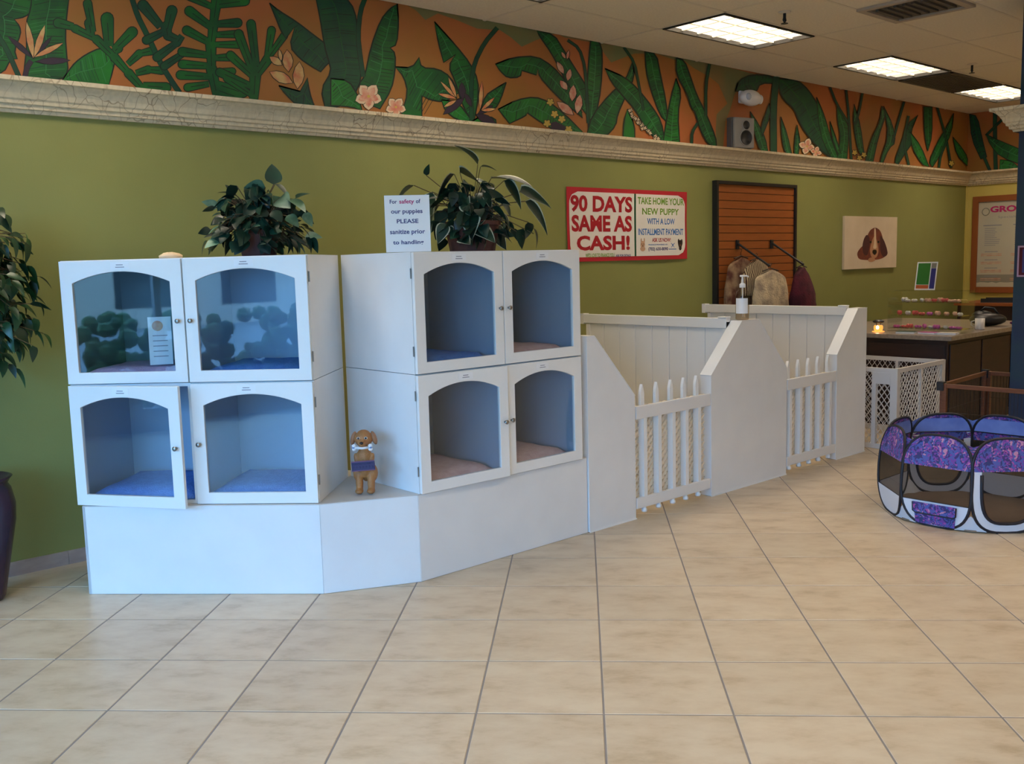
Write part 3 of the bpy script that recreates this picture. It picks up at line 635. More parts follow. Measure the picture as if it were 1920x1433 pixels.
flower(690, 820, 48, 4); flower(742, 852, 34, 4)
for x, y in ((958, 855), (985, 885), (1010, 868), (1500, 915)): flower(x, y, 18, 5, YEL, YEL)
BACK[0] = True
leafp([(1608, 640), (1652, 650), (1680, 780), (1705, 880), (1672, 892), (1620, 780)], GC, ow=4)
tube_line([(1690, 880), (1722, 955)], 12, GC); tube_line([(1752, 600), (1750, 760), (1755, 950)], 18, GC); tube_line([(1700, 760), (1780, 680), (1830, 640)], 9, GC)
leafp([(1700, 752), (1780, 790), (1950, 860), (1950, 940), (1780, 880), (1722, 810)], GA, ow=4)
leafp([(1780, 895), (1840, 900), (1900, 950), (1775, 950)], GB, ow=4)
leafp([(1950, 600), (2010, 640), (2060, 780), (2100, 900), (2040, 930), (1990, 780)], GA, ow=4)
leafp([(2200, 560), (2180, 700), (2120, 820), (2080, 900), (2130, 920), (2220, 800)], GC, ow=4)
mur.build('mural_painting', MUR, wl, label='jungle mural of banana leaves, ferns and flowers on orange')
mur_back.build('mural_painting', MUR, wb, label='banana leaf mural above the yellow end wall')

# ------------------------------------------------------------------ kennel platform
P1 = tw(-2.497, 4.535); P2 = tw(-1.293, 4.535); P3 = Vector((2.812, -1.690, 0)); P4 = Vector((4.043, -1.690, 0))
L1 = tw(-2.497, 5.13)
ZB = .455
plat = empty('kennel_platform', (P1+P4)/2, 0, 'low white angled platform carrying both stacks of puppy kennels', 'platform')
pc = (P1+P4)/2
def wall_panel(name, a, b, z0, z1, th, m, parent, c0):
    d = (b-a).normalized(); nrm = Vector((-d.y, d.x, 0))   # towards the inside
    mb = MB(); vs = [a, b, b+nrm*th, a+nrm*th]
    mb.add([Vector((p.x, p.y, z0))-c0 for p in vs]+[Vector((p.x, p.y, z1))-c0 for p in vs], [(0, 1, 2, 3)[::-1], (4, 5, 6, 7), (0, 1, 5, 4), (1, 2, 6, 5), (2, 3, 7, 6), (3, 0, 4, 7)])
    return mb.build(name, m, parent, bevel=.0015)
for a, b in ((P1, P2), (P2, P3), (P3, P4)):
    wall_panel('front_panel', a+(b-a).normalized()*.0008, b-(b-a).normalized()*.0008, .001, ZB-.004, .016, M['white_lam'], plat, pc)
wall_panel('side_panel', L1, P1+Vector((0, 0, 0)), .001, ZB-.004, .016, M['white_lam'], plat, pc)
P4b = Vector((4.043, -.95, 0)); wall_panel('side_panel', P4+Vector((0, .002, 0)), P4b, .001, ZB-.004, .016, M['white_lam'], plat, pc)
top = [P1, P2, P3, P4, P4b, Vector((2.95, -.95, 0)), L1]
MB().prism([(p.x-pc.x, p.y-pc.y) for p in top], ZB-.004, ZB, lambda p, t_: (p[0], p[1], t_)).build('top_board', M['ledge'], plat)

# ------------------------------------------------------------------ kennels
KW, KH, KD = .606, .605, .585
def kennel(origin, rz, hinge, ajar, label, pad, seed, liner='inside'):
    t = empty('display_kennel', origin, rz, label, 'kennel', 'white puppy display kennels with arched glass doors')
    w, h, d, e = KW, KH, KD, .016
    MB().box(0, .002, 0, e, d, h).box(w-e, .002, 0, w, d, h).box(e, .002, 0, w-e, d, e).box(e, .002, h-e, w-e, d, h).box(e, d-e, e, w-e, d, h-e).build('body', M['white_lam'], t)
    s = .0015
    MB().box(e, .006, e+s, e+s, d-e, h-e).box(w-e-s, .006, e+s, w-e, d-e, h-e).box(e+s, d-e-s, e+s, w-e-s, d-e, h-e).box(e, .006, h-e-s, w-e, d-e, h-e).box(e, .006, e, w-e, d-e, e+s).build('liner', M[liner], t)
    pm_ = MB(); px_, py_ = w-2*e-.03, d-e-.05; n = 9
    vs = []; fs = []
    for j in range(n):
        for i in range(n):
            a, b = i/(n-1), j/(n-1); ed = min(a, 1-a, b, 1-b); z = .016+.040*min(1, ed*6)**.5+random.uniform(-.003, .003)
            vs.append((e+.015+px_*a, .02+py_*b, e+z))
    for j in range(n-1):
        for i in range(n-1): fs.append((j*n+i, j*n+i+1, (j+1)*n+i+1, (j+1)*n+i))
    m_ = len(vs)
    rim = [j for j in range(n)]+[j*n+n-1 for j in range(1, n)]+[(n-1)*n+i for i in range(n-2, -1, -1)]+[j*n for j in range(n-2, 0, -1)]
    for r_ in rim: vs.append((vs[r_][0], vs[r_][1], e+.003))
    k = len(rim); fs += [(rim[i], m_+i, m_+(i+1) % k, rim[(i+1) % k]) for i in range(k)]
    pm_.add(vs, fs)
    pad_o = pm_.build('bedding_pad', M[pad], None, smooth=True)
    c_ = Matrix.Translation(origin) @ Matrix.Rotation(rz, 4, 'Z')
    pad_o.matrix_world = c_
    col_ = {'blue_pad': 'blue', 'pink_pad': 'pink', 'lilac_pad': 'lilac'}[pad]
    tag(pad_o, '%s fleece bedding pad inside the %s' % (col_, label.split(', ')[-1]), 'bedding', 'bedding pads in the kennels')
    # door, built from its hinge edge
    sg = 1 if hinge == 'L' else -1
    def X(x): return x if sg == 1 else -x
    dr = MB(); dt = .020; sw, bw, tw_, sp_ = .060, .056, .055, .108
    def bx(x0, z0, x1, z1): dr.box(min(X(x0), X(x1)), -dt, z0, max(X(x0), X(x1)), 0, z1)
    D0, D1 = .002, w-.002; Z0, Z1 = .002, h-.003
    arch = []; ns = 18
    for k in range(ns+1):
        a = k/ns; xx = D0+sw+(D1-D0-2*sw)*a; arch.append((xx, Z1-sp_+(sp_-tw_)*(1-(2*a-1)**2)**.5*(.0)+(sp_-tw_)*(1-(2*a-1)**2)))
    poly_pts = [(D0, Z0), (D1, Z0), (D1, Z1), (D0, Z1)]
    vs = []; fs = []
    def ring(y): return [(X(p[0]), y, p[1]) for p in ([(D0+sw, Z0+bw), (D1-sw, Z0+bw)]+arch[::-1])], [(X(p[0]), y, p[1]) for p in ([(D0, Z0), (D1, Z0)]+[(min(max(a[0], D0+sw), D1-sw) if 0 < i < ns else (D1 if i == 0 else D0), Z1) for i, a in enumerate(arch[::-1])])]
    k = ns+3
    i1_, o1_ = ring(-dt); i2_, o2_ = ring(0)
    i3_ = [(p[0], -dt-.0, p[2]) for p in i1_]
    vs = i1_+o1_+i2_+o2_
    for i in range(k):
        j = (i+1) % k
        fs += [(k+i, k+j, j, i), (2*k+i, 2*k+j, 3*k+j, 3*k+i), (i, j, 2*k+j, 2*k+i), (k+i, 3*k+i, 3*k+j, k+j)]
    if sg == -1: fs = [f[::-1] for f in fs]
    dr.add(vs, fs)
    hx = 0 if sg == 1 else w
    door = dr.build('door', M['white_trim'], t, loc=(hx, 0, 0), rot=(0, 0, -sg*ajar), bevel=.0022)
    gl = MB(); pts = [(X(p[0]), p[1]) for p in [(D0+sw-.004, Z0+bw-.004), (D1-sw+.004, Z0+bw-.004)]+[(a[0], a[1]+.004) for a in arch[::-1]]]
    gl.prism(pts, -.011, -.007, lambda p, t_: (p[0], t_, p[1])).build('glass_pane', M['glass'], door)
    kx = X(w-.030); kz = h*.50
    kb = MB().lathe([(.006, 0), (.005, .008), (.011, .014), (.012, .019), (.006, .023)], 12)
    kb.v = [(kx+v[0], -dt-v[2], kz+v[1]) for v in kb.v]; kb.build('knob', M['chrome'], door, smooth=True)
    lb = MB().box(-.046, -dt-.0012, 0, .046, -dt-.0002, .034, 0)
    for q in range(2): lb.box(-.022+q*.004, -dt-.0018, .009+q*.011, .022-q*.006, -dt-.0013, .013+q*.011, 1)
    cxm = X(w/2)+random.uniform(-.03, .02)
    lb.v = [(v[0]+cxm, v[1], v[2]+h-.048) for v in lb.v]
    lb.build('name_label', [M['paper'], M['grey_ink']], door)
    for z in (.09, h-.13):
        hg = MB().tube([(hx-sg*.003, .001, z), (hx-sg*.003, .001, z+.05)], .004, 8); hg.build('hinge', M['chrome'], t)
    return t
UL = lambda i: tw(-2.525+.6145*i, 4.568)
ZR = (ZB+.001, ZB+.001+KH+.003)
lab = {('L', 0, 0): 'lower left kennel of the left stack, door standing ajar over blue bedding, lower left ajar kennel',
       ('L', 1, 0): 'white kennel of the left stack with closed door, right of the ajar one, lower right kennel of the left stack',
       ('L', 0, 1): 'white kennel of the left stack reflecting outdoor plants, upper left kennel of the left stack',
       ('L', 1, 1): 'white kennel with blue bedding below the ivy pot, upper right kennel of the left stack',
       ('R', 0, 0): 'white kennel with pink bedding next to the puppy statue, lower left kennel of the right stack',
       ('R', 1, 0): 'white kennel with pink bedding beside the first gate panel, lower right kennel of the right stack',
       ('R', 0, 1): 'white kennel with blue bedding below the sanitize sign, upper left kennel of the right stack',
       ('R', 1, 1): 'white kennel with pink bedding nearest the red banner, upper right kennel of the right stack'}
LB = {('L', 0, 0): 'white kennel with its glass door standing ajar, lower left of the left stack', ('L', 1, 0): 'white glass-door kennel with wrinkled blue bedding, lower right of the left stack',
      ('L', 0, 1): 'white kennel whose glass mirrors the outdoors, upper left of the left stack', ('L', 1, 1): 'white kennel directly beneath the ivy pot, upper right of the left stack',
      ('R', 0, 0): 'white kennel beside the puppy statue, lower left of the right stack', ('R', 1, 0): 'white pink-bedded kennel against the sloped gate panel, lower right of the right stack',
      ('R', 0, 1): 'white kennel under the sanitize sign, upper left of the right stack', ('R', 1, 1): 'white kennel nearest the red banner, upper right of the right stack'}
pads = {('L', 0, 0): 'blue_pad', ('L', 1, 0): 'blue_pad', ('L', 0, 1): 'lilac_pad', ('L', 1, 1): 'blue_pad', ('R', 0, 0): 'pink_pad', ('R', 1, 0): 'pink_pad', ('R', 0, 1): 'blue_pad', ('R', 1, 1): 'pink_pad'}
for st, i, k in LB:
    if st == 'L': o = UL(i); rz = -TH
    else: o = Vector((2.823+.585*i, -1.690, 0)); rz = 0
    KW, KD = (.583, .635) if st == 'R' else (.6115, .585)
    o = Vector((o.x, o.y, ZR[k]))
    aj = .17 if (st, i, k) == ('L', 0, 0) else (.035 if (st, i, k) == ('R', 0, 0) else 0)
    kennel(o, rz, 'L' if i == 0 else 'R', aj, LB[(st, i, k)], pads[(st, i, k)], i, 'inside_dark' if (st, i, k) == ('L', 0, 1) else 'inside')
# card leaning inside the upper left kennel
o = UL(0); t = empty('flyer', (o.x, o.y, ZR[1]+.078), -TH, 'white card with a round pink seal standing inside the upper left kennel', 'flyer')
Mx = Matrix.Translation((.42, .12, 0)) @ Matrix.Rotation(.35, 4, 'Z') @ Matrix.Rotation(-.12, 4, 'X')
B(-.055, 0, 0, .055, .002, .24, M=Mx).build('sheet', M['paper'], t)
sl = MB().lathe([(.026, 0), (.026, .001)], 20); sl.v = [tuple(Mx @ Vector((v[0]-.01, -.0008-v[2], v[1]+.195))) for v in sl.v]; sl.build('seal', M['pink'], t)
ln = MB()
for k in range(5): ln.box(-.035, -.0015, .04+k*.026, .035, -.0003, .044+k*.026, M=Mx)
ln.build('printed_lines', M['grey_ink'], t)

# ------------------------------------------------------------------ pens: front panels, gates, divider fences
PY = -1.700
def trap_panel(pts, label, parent_loc, foot=True):
    t = empty('pen_end_panel', (parent_loc, PY, 0), 0, label, 'pen panel', 'white sloped pen panels')
    q = [(a-parent_loc, b) for a, b in pts]
    MB().prism(q, 0, .088, lambda p, s: (p[0], s, p[1])).build('panel', M['white_lam'], t, bevel=.002)
    cap = MB()     # thin white capping on the sloped and level top edges
    for (a, b) in zip(q[:-1], q[1:]):
        if abs(a[0]-b[0]) < .001 or (a[1] < .01 and b[1] < .01): continue
        dx, dz = b[0]-a[0], b[1]-a[1]; l = sqrt(dx*dx+dz*dz); nx, nz = -dz/l*.004, dx/l*.004
        if nz < 0: nx, nz = -nx, -nz
        cap.add([(a[0], -.002, a[1]), (b[0], -.002, b[1]), (b[0], .09, b[1]), (a[0], .09, a[1]), (a[0]+nx, -.002, a[1]+nz), (b[0]+nx, -.002, b[1]+nz), (b[0]+nx, .09, b[1]+nz), (a[0]+nx, .09, a[1]+nz)],
                [(3, 2, 1, 0), (4, 5, 6, 7), (0, 1, 5, 4), (2, 3, 7, 6), (1, 2, 6, 5), (3, 0, 4, 7)])
    cap.build('top_cap', M['white_trim'], t)
    x0 = min(a for a, b in q); x1 = max(a for a, b in q)
    B(x0, -.006, 0, x1, -.0005, .007).build('base_bead', M['white_trim'], t)
    return t
trap_panel([(4.048, .002), (4.048, 1.166), (4.110, 1.166), (4.468, .772), (4.468, .002)], 'white sloped pen panel touching the right kennel stack', 4.25)
trap_panel([(5.238, .002), (5.238, .823), (5.590, 1.166), (5.790, 1.166), (6.150, .785), (6.150, .002)], 'broad white pen panel sloped on both sides, sanitizer bottle on top', 5.7)
trap_panel([(6.850, .002), (6.850, .828), (7.160, 1.170), (7.306, 1.170), (7.306, .002)], 'white pen panel at the far right end, beside the plastic pen', 7.1)

def gate(x0, x1, xs, label):
    t = empty('picket_gate', ((x0+x1)/2, PY+.02, 0), 0, label, 'gate', 'white picket gates')
    c = (x0+x1)/2; w = (x1-x0)/2-.004
    for z0, z1 in ((.625, .705), (.060, .128)): B(-w, -.022, z0, w, .0, z1).build('rail', M['cream_vinyl'] if 0 else M['vinyl'], t, bevel=.003)
    for x in xs:
        x -= c; a = .016
        mb = MB().box(x-a, -.019, .03, x+a, -.003, .765)
        mb = MB().prism([(x-a, .048), (x+a, .048), (x+a, .775), (x+a*.85, .79), (x, .835), (x-a*.85, .79), (x-a, .775)], .001, .022, lambda p, s: (p[0], s, p[1]))
        mb.prism([(x-a, .128), (x+a, .128), (x+a, .625), (x-a, .625)], -.020, .001, lambda p, s: (p[0], s, p[1]))
        mb.build('picket', M['white_trim'], t)
        MB().lathe([(.014, 0), (.019, .004), (.019, .018), (.013, .026), (.013, .06)], 12, (x, -.004, .026)).build('foot', M['white_trim'], t, smooth=True)
    # lattice behind the pickets
    lt = MB(); y0, y1, z0, z1 = .026, .032, .10, .70; sp = .047; lw = .0145
    H_ = z1-z0; n = int((2*w+H_)/sp)+2
    for s_ in (1, -1):
        for k in range(-1, n):
            a = -w-H_+k*sp if s_ == 1 else -w+k*sp
            # line x = a + s*(z-z0); clip to |x|<=w
            za, zb = 0, H_
            if s_ == 1: za = max(za, -w-a); zb = min(zb, w-a)
            else: za = max(za, a-w); zb = min(zb, a+w)
            if zb-za < .02: continue
            yy = (y0, y1) if s_ == 1 else (y1, y1+.006)
            lt.prism([(a+s_*za-lw, z0+za), (a+s_*za+lw, z0+za), (a+s_*zb+lw, z0+zb), (a+s_*zb-lw, z0+zb)], yy[0], yy[1], lambda p, s: (min(max(p[0], -w), w), s, p[1]))
    lt.build('lattice', M['cream_vinyl'], t)
gate(4.472, 5.234, [4.563, 4.704, 4.846, 4.980, 5.113], 'nearer white picket gate, between the kennel-side panel and the broad panel')
gate(6.154, 6.846, [6.207, 6.346, 6.484, 6.620, 6.765], 'farther white picket gate, between the broad panel and the end panel')

def fence(x, label, y_front=-1.607, y_back=-.27):
    t = empty('divider_fence', (x, (y_front+y_back)/2, 0), 0, label, 'fence', 'white vinyl divider fences')
    c = (y_front+y_back)/2
    B(-.025, y_front-c, 1.115, .025, y_back-c+.02, 1.185).build('rail', M['vinyl'], t, bevel=.003)
    B(-.032, y_back-c+.015, 1.108, .032, y_back-c+.05, 1.190).build('rail_end', M['vinyl'], t)
    B(-.025, y_front-c+.03, .04, .025, y_back-c, .11).build('rail', M['vinyl'], t, bevel=.003)
    y = y_front-c+.03; k = 0
    n = 8; st = (y_back-y_front-.05)/n
    me = B(-.008, .0015, .11, .008, st-.0015, 1.115).mesh('plank', M['vinyl'])
    for k in range(n):
        o = inst('plank', me, t, (0, y+k*st, 0)); b = o.modifiers.new('bevel', 'BEVEL'); b.width = .003
    for yy in (y_front-c, y_back-c-.035): B(-.022, yy, .002, .022, yy+.03, 1.108 if yy > 0 else 1.16).build('post', M['vinyl'], t)
    MB().box(-.03, y_front-c, 1.1855, .03, y_front-c+.07, 1.197).build('post_cap', M['vinyl'], t, bevel=.004)
    return t
fence(5.560, 'white vinyl fence behind the broad panel, dividing the two pens')
fence(7.165, 'white vinyl fence behind the end panel, closing the second pen', y_back=-.25)

# ------------------------------------------------------------------ wall pieces
def wall_thing(name, x0, x1, z0, z1, label, cat):
    return empty(name, ((x0+x1)/2, 0, z0), 0, label, cat)
# red banner
x0, x1, z0, z1 = 5.612, 7.165, 1.598, 2.200
t = wall_thing('banner', x0, x1, z0, z1, 'red-bordered installment payment banner on the green wall beside the slat board', 'banner')
w, h = (x1-x0)/2, z1-z0
def wav(x, z, d=0): return (x, -.006-.007*(1+sin(x*5+z*3)*.5)-.004*sin(z*11+1)*.4-d, z)
mb = MB(); nx, nz = 24, 8
for side in (0, 1):
    b0 = len(mb.v); vs = [wav(-w+2*w*i/nx, h*j/nz, 0 if side else -.002) for j in range(nz+1) for i in range(nx+1)]
    fs = [(j*(nx+1)+i, j*(nx+1)+i+1, (j+1)*(nx+1)+i+1, (j+1)*(nx+1)+i) for j in range(nz) for i in range(nx)]
    mb.add(vs, fs if side else [f[::-1] for f in fs])
mb.build('sheet', M['red'], t, smooth=True)
def grid_poly(mb, inside_f, x0, x1, z0, z1, n, m, d, mi=0):
    for j in range(m):
        za, zb = z0+(z1-z0)*j/m, z0+(z1-z0)*(j+1)/m
        a, b = inside_f(za); c_, d_ = inside_f(zb)
        for i in range(n):
            f0, f1 = i/n, (i+1)/n
            mb.add([wav(a+(b-a)*f0, za, d), wav(a+(b-a)*f1, za, d), wav(c_+(d_-c_)*f1, zb, d), wav(c_+(d_-c_)*f0, zb, d)], [(0, 1, 2, 3)], mi)
def rr(hw_, r, z0, z1):
    def f(z):
        zz = min(z-z0, z1-z); ins = 0 if zz >= r else r-sqrt(max(0, r*r-(r-zz)**2))
        return (-hw_+ins, hw_-ins)
    return f
mb = MB(); grid_poly(mb, rr(w-.028, .10, .035, h-.035), 0, 0, .035, h-.035, 20, 22, .0012); mb.build('printed_field', M['banner'], t, smooth=True)
SCL = 2*w/(1760-222)     # zoomed photo pixels on the banner
def bx_(u): return -w+(u-222)*SCL
def bz(v, u=1000): return h-(v-(150+(u-222)*.042))/(1080-190)*h*.985
tx = {'red_text': [('90 DAYS', 262, 1005, 455, 250), ('SAME AS', 272, 1000, 695, 490), ('CASH!', 325, 970, 925, 740), ('ASK US NOW!', 1262, 1520, 870, 818)],
      'green_text': [('TAKE HOME YOUR', 1075, 1715, 382, 290), ('NEW PUPPY', 1135, 1645, 515, 430), ("WE'D LOVE TO FINANCE YOU", 425, 775, 1010, 960)],
      'blue_text': [('WITH A LOW', 1200, 1585, 640, 560), ('INSTALLMENT PAYMENT', 1080, 1705, 780, 695), ('FINANCE POWERED BY:', 1210, 1480, 915, 897)],
      'navy_text': [('(702) 630-8090', 1210, 1480, 995, 940), ('ASK FOR DETAILS', 795, 980, 1010, 980)]}
for mk, L_ in tx.items():
    for s_, u0, u1, vb, vt in L_:
        mb = MB()
        um = (u0+u1)/2; vs, fs = text2d(s_, .022)
        if s_ in ('CASH!', 'SAME AS', '90 DAYS'): vs, fs = text2d(s_, .038)
        zb, zt = bz(vb, 350 if u1 < 1050 else 1400), bz(vt, 350 if u1 < 1050 else 1400)
        mb.add([wav(bx_(u0)+(bx_(u1)-bx_(u0))*a, zb+(zt-zb)*b, .0026) for a, b in vs], fs)
        mb.build('lettering', M[mk], t)
mb = MB(); mb.add([wav(bx_(u), z, .0026) for z in (.035, .2, .4, h-.035) for u in (1030, 1052)], [(0, 1, 3, 2), (2, 3, 5, 4), (4, 5, 7, 6)]); mb.build('divider_line', M['dkgreen'], t)
def blob(mb, cx, cz, rx, rz, d, mi=0, n=14, jit=.0):
    mb.add([wav(cx+rx*cos(2*pi*k/n)*(1+random.uniform(-jit, jit)), cz+rz*sin(2*pi*k/n)*(1+random.uniform(-jit, jit)), d) for k in range(n)], [tuple(range(n))], mi)
mb = MB(); cx, cz = bx_(1135), bz(905, 1400)
for dx, dz, a, b in ((0, 0, .030, .034), (-.018, .035, .008, .022), (.022, .036, .008, .024), (0, -.035, .034, .022)): blob(mb, cx+dx, cz+dz, a, b, .0027)
for dx in (-.010, .012): blob(mb, cx+dx, cz+.006, .004, .004, .0034, 1)
blob(mb, cx, cz-.010, .006, .005, .0034, 1); mb.build('puppy_picture', [mat('puppy_tan', (.55, .33, .2), .6), M['nose']], t, label='small tan puppy picture')
mb = MB(); cx, cz = bx_(1657), bz(898, 1400)
for dx, dz, a, b in ((0, 0, .030, .036), (-.022, .018, .012, .028), (.024, .016, .012, .028), (0, -.036, .02, .022)): blob(mb, cx+dx, cz+dz, a, b, .0027, jit=.08)
blob(mb, cx, cz-.012, .012, .010, .0034, 1); mb.build('puppy_picture', [mat('puppy_black', (.02, .012, .01), .6), mat('puppy_brown', (.15, .06, .03), .6)], t, label='small black puppy picture')
mb = MB(); cx, cz = bx_(1550), bz(912, 1400)
for a in (.6, 2.5, 4.0, 5.4): mb.add([wav(cx+.005*cos(a+1.5), cz+.005*sin(a+1.5), .0027), wav(cx+.005*cos(a-1.5), cz+.005*sin(a-1.5), .0027), wav(cx+.034*cos(a-.06), cz+.03*sin(a-.06), .0027), wav(cx+.034*cos(a+.06), cz+.03*sin(a+.06), .0027)], [(0, 1, 2, 3)])
mb.add([wav(bx_(1490), bz(962, 1400), .0027), wav(bx_(1600), bz(962, 1400), .0027), wav(bx_(1600), bz(972, 1400), .0027), wav(bx_(1490), bz(972, 1400), .0027)], [(3, 2, 1, 0)])
mb.build('star_logo', M['blue_text'], t)

# slat board with black frame
x0, x1, z0, z1 = 7.56, 8.93, .98, 2.318
t = wall_thing('slat_board', x0, x1, z0, z1, 'tall orange slat board with a black frame on the green wall', 'slatwall')
w, h = (x1-x0)/2, z1-z0
MB().box(-w, -.055, 0, -w+.03, -.001, h).box(w-.03, -.055, 0, w, -.001, h).box(-w+.03, -.055, h-.03, w-.03, -.001, h).box(-w+.03, -.055, 0, w-.03, -.001, .03).build('frame', M['black'], t)
B(-w+.03, -.014, .03, w-.03, -.001, h-.03).build('backing', M['counter'], t)
sm = B(-w+.03, -.034, .0045, w-.03, -.0145, .0745).mesh('slat', M['slat']); k = 0; z = h-.03-.0762
while z > .02: inst('slat', sm, t, (0, 0, z)); z -= .0762
def arm(x, z, L, drop, label):
    t = empty('coat_hook', (x, -.035, z), 0, label, 'hanger arm', 'black slat board arms')
    B(-.022, -.016, -.05, .022, -.0005, .035).build('bracket', M['black'], t, bevel=.003)
    MB().tube([(0, -.014, 0), (0, -L, -drop)], .011, 8).build('rod', M['black'], t)
    MB().ell((0, -L, -drop), (.014, .014, .014), n=8, m=6).build('end_cap', M['black'], t)
arm(7.905, 1.73, .36, .215, 'black sloping display arm on the slat board, carrying hangers'); arm(8.492, 1.73, .36, .215, 'black sloping display arm on the slat board, carrying the maroon coat')
def garment(x, y, ztop, hw_, h, dp, m, label, name='pet_coat', sh=.55, rip=.012, hook=.06, skew=0):
    t = empty(name, (x, y, ztop), 0, label, 'pet clothes', 'pet clothes hanging on the slat board')
    mb = MB(); n = 28; rows_ = 12; vs = []
    for j in range(rows_+1):
        f = j/rows_; a = hw_*(sh+(1-sh)*min(1, f*1.9)**.6)*(1-.06*max(0, f-.8)*5); b = dp*(.35+.65*min(1, f*2))
        for i in range(n):
            th = 2*pi*i/n; r = 1+rip/hw_*sin(i*3.3+j*.3)*f*2
            vs.append((a*cos(th)*r+skew*(f-.1), b*sin(th)*r, -h*f+.02*cos(th)**2*(-1 if j == 0 else 0)-abs(cos(th))*.05*(1-f)))
    fs = [(j*n+i, (j+1)*n+i, (j+1)*n+(i+1) % n, j*n+(i+1) % n) for j in range(rows_) for i in range(n)]+[tuple(range(n)), tuple(range(rows_*n, (rows_+1)*n))[::-1]]
    mb.add(vs, fs); mb.build('fabric', m, t, smooth=True)
    MB().tube([(-hw_*.45, 0, -.012), (0, 0, .012), (hw_*.45, 0, -.012)], .006, 6).tube([(0, 0, .01), (0, 0, hook*.55), (0, -.010, hook*.8), (0, 0, hook), (0, .008, hook*.93)], .0025, 5).build('hanger', M['hanger'], t)
    return t
garment(7.86, -.115, 1.60, .25, .52, .045, M['tan'], 'shaggy tan and brown pet coat at the left of the slat board', hook=.08, sh=.75)
garment(7.97, -.215, 1.575, .23, .34, .050, M['zebra'], 'zebra striped pet coat hanging behind the sanitizer bottle', hook=.06, skew=-.02, sh=.7)
garment(8.04, -.325, 1.475, .29, .44, .055, M['fleece'], 'cream fleece pet coat in front of the striped one', hook=.06, skew=.02, sh=.8)
garment(8.57, -.335, 1.495, .20, .52, .075, M['maroon'], 'dark maroon pet coat hanging at the right edge of the slat board', hook=.05, skew=.05, sh=.42, rip=.02)

# dog portrait canvas
x0, x1, z0, z1 = 9.935, 11.14, 1.432, 2.020
t = wall_thing('dog_portrait', x0, x1, z0, z1, 'unframed canvas print of a red-brown spaniel lying down', 'picture')
w, h = (x1-x0)/2, z1-z0
B(-w, -.030, 0, w, -.001, h).build('canvas', M['canvas'], t, bevel=.002)
mb = MB(); lay = [0]
def pp(P, mi, sm_=2):
    lay[0] += 1; P = chaikin(P, sm_)
    # photo-zoom pixels (crop of 640,380 x12.28 wide) replaced by canvas fractions 0..1
    mb.add([(-w+2*w*a, -.0305-lay[0]*.0003, h*(1-b)) for a, b in P], [tuple(range(len(P)))[::-1]], mi)
pp([(.22, .70), (.30, .58), (.42, .50), (.55, .48), (.70, .52), (.80, .62), (.80, .76), (.68, .83), (.45, .84), (.26, .82)], 0)
pp([(.40, .40), (.46, .26), (.56, .20), (.66, .26), (.72, .42), (.70, .60), (.64, .76), (.52, .80), (.42, .72), (.38, .56)], 0)
pp([(.40, .34), (.46, .40), (.46, .60), (.42, .76), (.34, .72), (.32, .56), (.35, .42)], 1)
pp([(.66, .34), (.74, .46), (.80, .62), (.82, .74), (.74, .80), (.67, .70), (.66, .50)], 1)
pp([(.50, .46), (.55, .36), (.60, .46), (.64, .66), (.60, .80), (.50, .80), (.46, .66)], 2)
pp([(.54, .22), (.57, .22), (.585, .50), (.60, .62), (.52, .62), (.545, .50)], 3)
pp([(.52, .64), (.59, .64), (.60, .70), (.56, .75), (.51, .70)], 4, 1)
for ex in (.475, .625): pp([(ex-.018, .47), (ex+.018, .47), (ex+.02, .51), (ex-.018, .51)], 4, 1)
pp([(.44, .80), (.54, .78), (.58, .84), (.50, .88), (.43, .86)], 2)
mb.build('spaniel_picture', [M['dogred'], M['dogdark'], M['doglight'], M['cream_paint'], M['nose']], t)

# speaker standing on the cornice, and emergency lamp above it
t = empty('wall_speaker', (7.90, -.075, 2.619), 0, 'silver two-driver speaker standing on the cornice in front of the mural', 'speaker')
t.rotation_euler = (0, 0, -.25)
B(-.125, -.02, 0, .125, .06, .29).build('side_cabinet', M['spk_side'], t, bevel=.006)
B(-.115, -.055, .004, .125, -.021, .286).build('front_baffle', M['speaker'], t, bevel=.010)
for (z, r) in ((.215, .042), (.10, .072)):
    k_ = MB().lathe([(r, 0), (r, .006), (r*.86, .009), (r*.8, .002), (r*.35, -.012), (r*.3, -.006), (.002, -.002)], 24)
    k_.v = [(v[0]+.02, -.056-v[2], v[1]+z) for v in k_.v]; k_.build('driver_cone', M['cone'], t, smooth=True)
    k2 = MB().tube([(r*1.02*cos(2*pi*q/24)+.02, -.058, r*1.02*sin(2*pi*q/24)+z) for q in range(24)], .006, 6, closed=True); k2.build('driver_ring', M['speaker'], t, smooth=True)
t = empty('emergency_lamp', (8.06, -.002, 3.075), 0, 'small white oval emergency lamp on the mural above the speaker', 'lamp')
B(-.10, -.03, -.02, .10, 0, .10).build('base', M['white_plastic'], t, bevel=.02)
MB().ell((0, -.075, .03), (.155, .07, .075), n=24, m=12).build('housing', M['white_plastic'], t, smooth=True)
MB().ell((-.085, -.112, .030), (.042, .026, .036), n=16, m=10).build('lens_reflection', mat('lens_reflection', (.50, .56, .66), .12), t, smooth=True)  # bluish cap whose colour stands in for the blue reflection on the dome
MB().ell((.165, -.075, .03), (.022, .03, .045), n=12, m=8).build('end_cap', M['white_plastic'], t, smooth=True)

